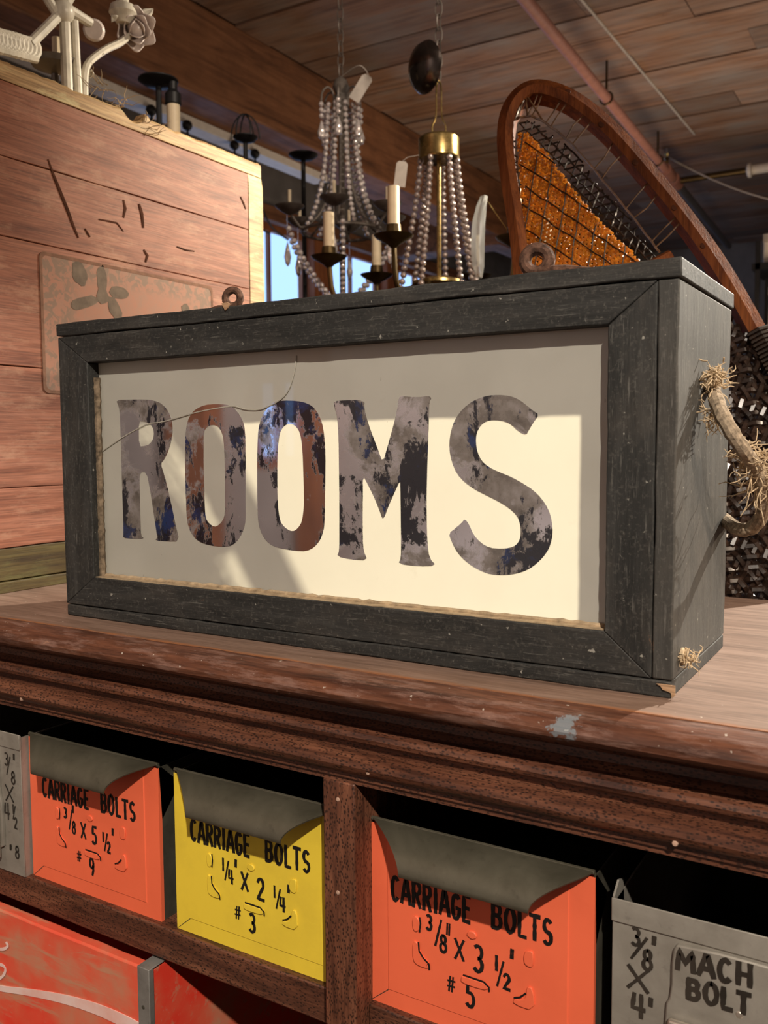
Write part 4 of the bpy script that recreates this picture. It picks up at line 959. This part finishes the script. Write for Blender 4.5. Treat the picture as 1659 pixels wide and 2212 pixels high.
# cords that tie the lacing to the frame
sel = chaikin([Vector((q[0], q[1], 0)) for q in Q([(1104,268),(1118,258),(1152,252),(1195,280),(1240,318),(1308,400),(1378,486),(1424,548)])], 2)
MB().tube([p3((v.x, v.y), .004+.0015*math.sin(k*2.3)) for k, v in enumerate(sel)], .0015, 5).build('selvage_cord', M_CORD, ss, True)
rl = random.Random(4)
def near_in(q): return min(inner, key=lambda w_: (w_-q).length)
for k in range(1, len(sel)-1):
    q = Vector((sel[k].x, sel[k].y)); w_ = near_in(q+Vector((.012, .02)))
    if k % 4 in (0, 1): MB().tube([p3(q, .003), p3(q.lerp(w_, .5)+Vector((rl.uniform(-.003, .003), rl.uniform(-.003, .003))), .005), p3(w_, .004)], .0011, 5).build('lacing_cord', M_CORD, ss, True)
tp_ = Q([(1135, 205)])[0]
for e_ in Q([(1120, 258), (1140, 254), (1172, 262)]): MB().tube([p3(tp_, .002), p3(tp_.lerp(e_, .5), .005), p3(e_, .003)], .0012, 5).build('lacing_cord', M_CORD, ss, True)
for k in range(10):
    y0 = 300+k*26; a_ = p2(onp(1104+k*1.6, y0)); w_ = min(inner, key=lambda v: (v-a_).length)
    MB().tube([p3(a_, .003), p3(a_.lerp(w_, .5)+Vector((0, .004)), .006), p3(w_, .005)], .0013, 5).build('lacing_cord', M_CORD, ss, True)
for px, py in ((1226,199),(1300,268),(1373,350),(1458,448),(1520,530)):
    p = onp(px, py, .0098); MB().lathe([(.0001, .0012), (.0040, .0008), (.0045, -.001)], p, 10, SNn).build('lacing_knot', M_SEAM, ss, True)
MB().tube([onp(1452, 556, -.002), onp(1170, 700, -.002)], .010, 8).build('cross_bar', M_ASH, ss, True)
# rawhide wound round the frame beside the foot opening
wi = [i for i in range(m_) if 705 < (lambda v: H_/2-FPX*((v-CAM).dot(CU)/(v-CAM).dot(CF)))(ow[i]) < 900 and c2[i].x > cen.x]
wm = MB()
lo_, hi_ = min(wi), max(wi); NT_ = 22
for k in range(NT_):
    fi = lo_+(hi_-lo_)*k/NT_; i = int(fi); q = [rings[i][j].lerp(rings[(i+1) % m_][j], fi-i) for j in range(5)]
    ce_ = sum(q, Vector((0,0,0)))/5; wm.tube([ce_+(v-ce_)*1.16 for v in q], .0026, 6, closed=True)
wm.build('rawhide_winding', M_DHIDE, ss, True)

# ------------------------------------------------------------------ hanging chandeliers
BEADS = {}
def bead(parent, p, r, mat, off):
    key = (round(r, 4), mat.name)
    if key not in BEADS:
        me = MB().sphere((0,0,0), r, 10, 7).mesh('bead'); me.materials.append(mat); me.shade_smooth(); BEADS[key] = me
    o = bpy.data.objects.new('bead', BEADS[key]); COL.objects.link(o); o.parent = parent; o.location = Vector(p)-off
    return o
def strand(root, pts, r, mat, gap=2.05):
    """a string of beads along pts: a thread with one bead object after another"""
    off = Vector(root.location)
    th = MB().tube(pts, .0006, 4).build('bead_strand', M_GREYIRON, root)
    need = 0; prev = pts[0]; acc = 0
    bead(th, prev, r, mat, off); d = 0
    for a, b in zip(pts, pts[1:]):
        L = (b-a).length; s = 0
        while d+(L-s) >= r*gap:
            s += r*gap-d; d = 0; bead(th, a.lerp(b, s/L), r, mat, off)
        d += L-s
    return th
def chain(root, a, b, r, name='chain', mat=None, w=.0016):
    mb = MB(); a, b = Vector(a), Vector(b); n = max(1, int((b-a).length/(r*2.6))); d = (b-a)/n
    for k in range(n):
        c = a+d*(k+.5); s = Vector((1, 0, 0)) if k % 2 else Vector((0, 1, 0))
        mb.tube([c + d.normalized()*math.cos(t)*r*1.75 + s*math.sin(t)*r*.8 for t in [2*math.pi*i/10 for i in range(10)]], w, 5, closed=True)
    return mb.build(name, mat or M_GREYIRON, root, True)
# brass one, nearer
TB = 1.90; kB = TB/FPX
hB = Vector((CR.x, CR.y, 0)).normalized(); fB = Vector((CF.x, CF.y, 0)).normalized()
c0 = dep(948, 345, TB)
br = thing('brass_chandelier', 'brass candle chandelier hung with smoky bead strands, in front of the crystal one', 'chandelier', (c0.x, c0.y, CZ), 'hanging chandeliers')
ZB = lambda py: dep(948, py, TB).z
def pol(o, th, R): return Vector((o.x, o.y, 0)) + (hB*math.cos(math.radians(th))+fB*math.sin(math.radians(th)))*R
rd = 44*kB
MB().lathe([(rd*.3, ZB(296)+.004), (rd*.92, ZB(298)), (rd, ZB(302)), (rd, ZB(340)), (rd*1.02, ZB(343)), (rd*.98, ZB(346)), (rd*.2, ZB(345))], (c0.x, c0.y, 0), 28).build('crown_band', M_BRASS, br, True)
MB().tube([(c0.x, c0.y, ZB(346)), (c0.x, c0.y, ZB(640))], 5*kB, 10).build('stem', M_BRASS, br, True)
MB().lathe([(.004, ZB(592)), (30*kB, ZB(597)), (58*kB, ZB(606)), (60*kB, ZB(612)), (20*kB, ZB(625)), (.004, ZB(630))], (c0.x, c0.y, 0), 28).build('dish', M_BRASS, br, True)
for s_ in (-1, 1):
    o_ = hB*s_
    MB().tube(chaikin([Vector((c0.x, c0.y, ZB(298)))+o_*12*kB, Vector((c0.x, c0.y, ZB(275)))+o_*16*kB, Vector((c0.x, c0.y, ZB(258)))+o_*5*kB, Vector((c0.x, c0.y, ZB(190)))+o_*6*kB, Vector((c0.x, c0.y, ZB(178)))], 2), 2*kB, 6).build('hanger_link', M_BRASS, br, True)
chain(br, (c0.x, c0.y, ZB(180)), (c0.x, c0.y, CZ-.002), .010)
# loose ceiling canopy slid down the chain
cc = dep(916, 145, TB-.02)
MB().lathe([(.001, .020), (.025, .018), (.045, .008), (.052, -.004), (.050, -.006), (.004, .010)], cc, 28, (CR*-.80-CF*.55+Vector((0,0,-.15)))).build('ceiling_canopy', M_CANOPY, br, True)
for th in (20, 75, 130, 185, 240, 300, 345):
    pts = []
    for k in range(13):
        u = k/12; py = 350+(640-350)*u; Rr_ = (40+48*u**1.25)*kB; p = pol(c0, th, Rr_); p.z = ZB(py); pts.append(p)
    strand(br, pts, 7.0*kB, M_PEARL)
zbob = .556
for th in (185, 245, 305, 5, 65, 125):
    R_ = .232; b = pol(c0, th, R_); b.z = zbob
    zd = ZB(612)
    pts = chaikin([Vector((c0.x, c0.y, zd))+(pol(c0, th, 1)-pol(c0, th, 0))*.05, pol(c0, th, .10)+Vector((0,0,zd-.045)), pol(c0, th, .17)+Vector((0,0,zd-.060)), pol(c0, th, .225)+Vector((0,0,zd-.035)), Vector((b.x, b.y, zbob-.01))], 2)
    MB().tube(pts, .0055, 8).build('arm', M_DBRASS, br, True)
    MB().lathe([(.004, zbob-.022), (.012, zbob-.014), (.034, zbob-.002), (.038, zbob+.003), (.016, zbob+.004), (.014, zbob+.022), (.004, zbob+.023)], (b.x, b.y, 0), 20).build('bobeche', M_DBRASS, br, True)
    MB().tube([(b.x, b.y, zbob+.02), (b.x, b.y, zbob+.092)], .0115, 12).build('candle_sleeve', M_CANDLE, br, True)
# price tag and the long glass prism
def cardtag(root, px, py, w, h, t, rot, mat=None):
    c = dep(px, py, t); a = CR*math.cos(rot)+CU*math.sin(rot); b = -CR*math.sin(rot)+CU*math.cos(rot); n_ = CF*.0005
    q = [c-a*w-b*h, c+a*w-b*h, c+a*w+b*h*.8, c+a*w*.6+b*h, c-a*w*.6+b*h, c-a*w+b*h*.8]
    MB().loft([[v-n_ for v in q], [v+n_ for v in q]]).build('price_tag', mat or M_TAG, root)
    return c+b*h
tp = cardtag(br, 866, 376, 12*kB, 27*kB, 1.85, -.12)
MB().tube([tp, dep(880, 340, 1.87), dep(905, 335, 1.88)], .0006, 4).build('tag_string', M_TAG, br)
gp = [(1046,424,8),(1040,445,11),(1034,480,14),(1032,530,15),(1033,575,13),(1036,600,6)]
rings = []
for x, y, w in gp:
    c = dep(x, y, 1.72); s = CR*(w*1.72/FPX); d = CF*.008
    rings.append([c-s, c-d, c+s, c+d])
pr = MB().loft(rings).build('glass_prism', M_GLASS, br)
b305 = pol(c0, 305, .232); b305.z = zbob-.005
MB().tube([dep(1046, 424, 1.72), b305], .0008, 4).build('prism_wire', M_BRASS, br)
# crystal one, farther
TC = 2.35; kC = TC/FPX
d0 = dep(737, 250, TC); ZC = lambda py: dep(737, py, TC).z
cr = thing('crystal_chandelier', 'grey iron chandelier draped in clear crystal beads, left of the brass one', 'chandelier', (d0.x, d0.y, CZ), 'hanging chandeliers')
MB().lathe([(.003, ZC(168)), (.016, ZC(176)), (.022, ZC(190)), (.014, ZC(205)), (.020, ZC(220)), (.012, ZC(232)), (.008, ZC(300)), (.008, ZC(640)), (.02, ZC(655)), (.003, ZC(670))], (d0.x, d0.y, 0), 14).build('centre_stem', M_GREYIRON, cr, True)
chain(cr, (d0.x, d0.y, ZC(170)), (d0.x, d0.y, CZ-.002), .011)
ringR = 88*kC
MB().tube([pol(d0, a, ringR)+Vector((0, 0, ZC(497))) for a in range(0, 360, 15)], .0042, 6, closed=True).build('ring', M_GREYIRON, cr, True)
for i, th in enumerate(range(10, 370, 40)):
    pts = []
    for k in range(13):
        u = k/12; py = 232+(497-232)*u; Rr_ = (30+18*u+40*u**4.0)*kC; p = pol(d0, th, Rr_); p.z = ZC(py); pts.append(p)
    strand(cr, pts, 5.6*kC, M_CLEAR, 2.35)
for i, th in enumerate((25, 85, 145, 205, 265, 325)):
    # scroll from the crown, cage rib, arm, dish, swag
    q0 = pol(d0, th, 18*kC); q0.z = ZC(235)
    MB().tube(chaikin([q0, pol(d0, th, 16*kC)+Vector((0,0,ZC(205))), pol(d0, th, 30*kC)+Vector((0,0,ZC(192))), pol(d0, th, 44*kC)+Vector((0,0,ZC(205))), pol(d0, th, 46*kC)+Vector((0,0,ZC(226)))], 2), .0028, 6).build('scroll', M_GREYIRON, cr, True)
    MB().tube(chaikin([pol(d0, th, 14*kC)+Vector((0,0,ZC(240))), pol(d0, th, 20*kC)+Vector((0,0,ZC(380))), pol(d0, th, 45*kC)+Vector((0,0,ZC(460))), pol(d0, th, 92*kC)+Vector((0,0,ZC(500))), pol(d0, th, 104*kC)+Vector((0,0,ZC(488))), pol(d0, th, 118*kC)+Vector((0,0,ZC(470)))], 2), .0034, 6).build('cage_rib', M_GREYIRON, cr, True)
    pp = pol(d0, th, 120*kC)
    MB().lathe([(.004, ZC(472)), (.020, ZC(466)), (.036, ZC(456)), (.038, ZC(453)), (.006, ZC(462))], (pp.x, pp.y, 0), 18).build('drip_pan', M_GREYIRON, cr, True)
    MB().tube([pp+Vector((0,0,ZC(462))), pp+Vector((0,0,ZC(420)))], .0042, 8).build('candle_sleeve', M_CANDLE, cr, True)
    # drop hanging from the scroll
    pd = pol(d0, th, 46*kC); strand(cr, [pd+Vector((0,0,ZC(232))), pd+Vector((0,0,ZC(262)))], 5.4*kC, M_CLEAR, 2.3)
    MB().lathe([(.001, ZC(266)), (.006, ZC(278)), (.011, ZC(292)), (.008, ZC(302)), (.001, ZC(306))], (pd.x, pd.y, 0), 10).build('crystal_drop', M_CLEAR, cr, True)
    pts = []
    for k in range(15):
        u = k/14; R_ = (130*(1-u)+10*u)*kC; p = pol(d0, th+8, R_); p.z = ZC(505+150*u**.85+10*math.sin(u*math.pi)); pts.append(p)
    strand(cr, pts, 6.0*kC, M_CLEAR, 2.25)
    pd = pol(d0, th, 126*kC); MB().lathe([(.001, ZC(530)), (.005, ZC(542)), (.009, ZC(560)), (.006, ZC(574)), (.001, ZC(580))], (pd.x, pd.y, 0), 10).tube([(pd.x, pd.y, ZC(532)), (pd.x, pd.y, ZC(470))], .0006, 4).build('crystal_drop', M_CLEAR, cr, True)
tp = cardtag(cr, 780, 190, 12*kC, 30*kC, 2.28, -.55)
MB().tube(chaikin([tp, dep(790, 150, 2.28), dep(775, 138, 2.28), dep(738, 165, 2.33)], 2), .0012, 4).build('tag_ribbon', M_TAG, cr)

# ------------------------------------------------------------------ black iron candle stands behind the box
def stand(px, py, rpx, t, label, hoops=False, candle=None):
    c = dep(px, py, t); r = rpx*t/FPX
    s = thing('candle_stand', label, 'candle stand', (c.x, c.y, FZ), 'iron stands behind the box')
    MB().lathe([(.004, c.z-.010), (r*.7, c.z-.006), (r, c.z+.003), (r*.98, c.z+.006), (.004, c.z)], (c.x, c.y, 0), 28).build('dish', M_IRON, s, True)
    MB().tube([(c.x, c.y, c.z-.006), (c.x, c.y, FZ+.02)], .0065, 10).build('pole', M_IRON, s, True)
    MB().lathe([(.075, 0), (.075, .008), (.02, .022), (.01, .04)], (c.x, c.y, FZ), 24).build('foot', M_IRON, s, True)
    if hoops:
        for k in range(3):
            a = hB*math.cos(k*1.05)+fB*math.sin(k*1.05)
            MB().tube([c+a*r*1.15*math.cos(q)+Vector((0,0,r*1.9*math.sin(q))) for q in [math.pi*i/14 for i in range(15)]], .0022, 6).build('hoop', M_IRON, s, True)
    if candle:
        q = dep(candle[0], candle[1], t)
        q0 = Vector((q.x, q.y, q.z)); w = .0105
        MB().tube([(c.x, c.y, q.z+.085), (q.x, q.y, q.z+.085), (q.x, q.y, q.z+.070)], .005, 8).build('side_arm', M_IRON, s, True)
        MB().lathe([(.010, q.z+.036), (.018, q.z+.040), (.018, q.z+.062), (.010, q.z+.072), (.010, q.z+.088)], (q.x, q.y, 0), 16).build('socket', M_IRON, s, True)
        MB().tube([(q.x, q.y, q.z+.038), (q.x, q.y, q.z-.06)], .0150, 14).build('candle_sleeve', M_CANDLE, s, True)
stand(342, 178, 43, 2.05, 'black iron candle stand with wide dish and a hanging ivory sleeve', False, (375, 265))
stand(530, 300, 27, 2.5, 'black iron candle stand with wire hoops over its dish', True)
stand(655, 338, 32, 2.6, 'black iron candle stand with small plain dish nearest the crystal chandelier')

# ------------------------------------------------------------------ raceway under the beam, pipes, wires, far rack
sx = -2.47; zs_ = bz-.03
rw = tag(MB().box((sx-.10, 1.0, bz-.045), (sx+.0, 4.05, bz-.001)).build('light_raceway', M_STRIP, bevel=.004), 'white painted electrical raceway fixed under the dark beam', 'raceway')
for i, px in enumerate((400, 476, 575, 618)):
    y_ = at(px, 195+(px-370)*.46, 2, bz-.04).y
    MB().sphere((sx+.01, y_, bz-.06), .026, 10, 7).build('plug', M_IRON, rw, True)
    MB().tube(chaikin([Vector((sx+.01, y_, bz-.07)), Vector((sx, y_+.03, bz-.25)), Vector((sx, y_+.12, bz-.42)), Vector((sx, y_+.3, bz-.46))], 2), .006, 6).build('cord', M_IRON, rw, True)
pa, pb = at(1135, 0, 2, 2.0), at(1440, 370, 2, 2.0); dv = (pb-pa)
pp_ = thing('sprinkler_pipe', 'dusty pink sprinkler pipe running under the plank ceiling', 'pipe', (pb.x, pb.y, CZ))
MB().tube([pa-dv*1.25, pb], .0275, 16).build('pipe_run', M_PIPE, pp_, True)
MB().tube([pb-dv*.02, pb+dv*.05], .042, 16).tube([pb+dv*.07, pb+dv*.13], .046, 16).build('coupling', M_PIPE, pp_, True)
MB().tube([pb+dv*.05, pb+dv*1.0], .030, 14).build('lower_run', M_GPIPE, pp_, True)
MB().tube([pb+dv*.10, pb+dv*.10+Vector((.50, .0, .0))], .022, 12).build('branch', M_DBRASS, pp_, True)
MB().tube([pb+dv*.10+Vector((.50, 0, 0)), pb+dv*.10+Vector((3.2, 0, 0))], .034, 12).lathe([(.03, 0), (.05, .01), (.05, .03), (.03, .04)], pb+dv*.10+Vector((.48, 0, 0)), 12, (1, 0, 0)).build('white_branch', M_STRIP, pp_, True)
MB().tube([pb, pb+Vector((0, 0, .07))], .012, 8).lathe([(.004, .07), (.022, .085), (.006, .095), (.018, .115)], pb, 10).build('sprinkler_head', M_BRASS, pp_, True)
for s_ in (-.9, -.1, .45, .9):
    q = pa+dv*s_; MB().tube([q+Vector((0,0,.02)), (q.x, q.y, CZ)], .007, 6).tube([q+Vector((math.cos(a)*.034, 0, math.sin(a)*.034)) for a in [2*math.pi*i/12 for i in range(12)]], .005, 5, closed=True).build('hanger', M_DBRASS, pp_, True)
q1, q2 = dep(1440, 338, 6.3), dep(1760, 452, 5.6)
cbl = MB().tube([q1.lerp(q2, k/12)+Vector((0,0,-.05*math.sin(math.pi*k/12))) for k in range(13)], .005, 6).tube([q1, Vector((q1.x, q1.y, CZ))], .005, 6).tube([q2, Vector((q2.x, q2.y, CZ))], .005, 6).build('slack_cable', M_TAG)
tag(cbl, 'thin pale cable slung slackly below the ceiling at the right', 'cable')
w1, w2 = at(1265, 10, 2, CZ-.015), at(1500, 290, 2, CZ-.015)
wr = tag(MB().tube([w1+(w1-w2)*.6, w2], .007, 6).build('ceiling_wire', M_TAG), 'pale wire stapled straight along the ceiling planks', 'wire')
# black metal rack far behind at the right
r0 = at(1622, 640, 1, 5.6)
rk = thing('shelf_rack', 'black metal shelf rack standing far back at the right', 'rack', (r0.x+.5, 5.8, FZ))
for xx in (r0.x+.02, r0.x+1.0):
    for y_ in (5.6, 6.0): MB().box((xx, y_, FZ), (xx+.03, y_+.03, 1.42)).build('post', M_IRON, rk)
for i, z in enumerate((1.28, .85, .4, -.1, -.6)):
    MB().box((r0.x, 5.6, z-.04), (r0.x+1.05, 6.05, z)).build('shelf', M_IRON, rk)
for i, (dx, w, z, h) in enumerate(((.06, .24, 1.281, .18), (.10, .30, .851, .28), (.10, .26, .401, .30))):
    bx = thing('storage_box', ['white cardboard box on the top of the far black rack', 'white cardboard box on the second shelf of the far rack', 'white cardboard box low on the far black rack'][i], 'box', (r0.x+dx+w/2, 5.8, z), 'boxes on the far rack')
    MB().box((r0.x+dx, 5.65, z), (r0.x+dx+w, 5.95, z+h)).build('carton', M_STRIP, bx, bevel=.004)
    MB().box((r0.x+dx-.004, 5.646, z+h-.05), (r0.x+dx+w+.004, 5.954, z+h+.004)).build('lid', M_TAG, bx, bevel=.003)
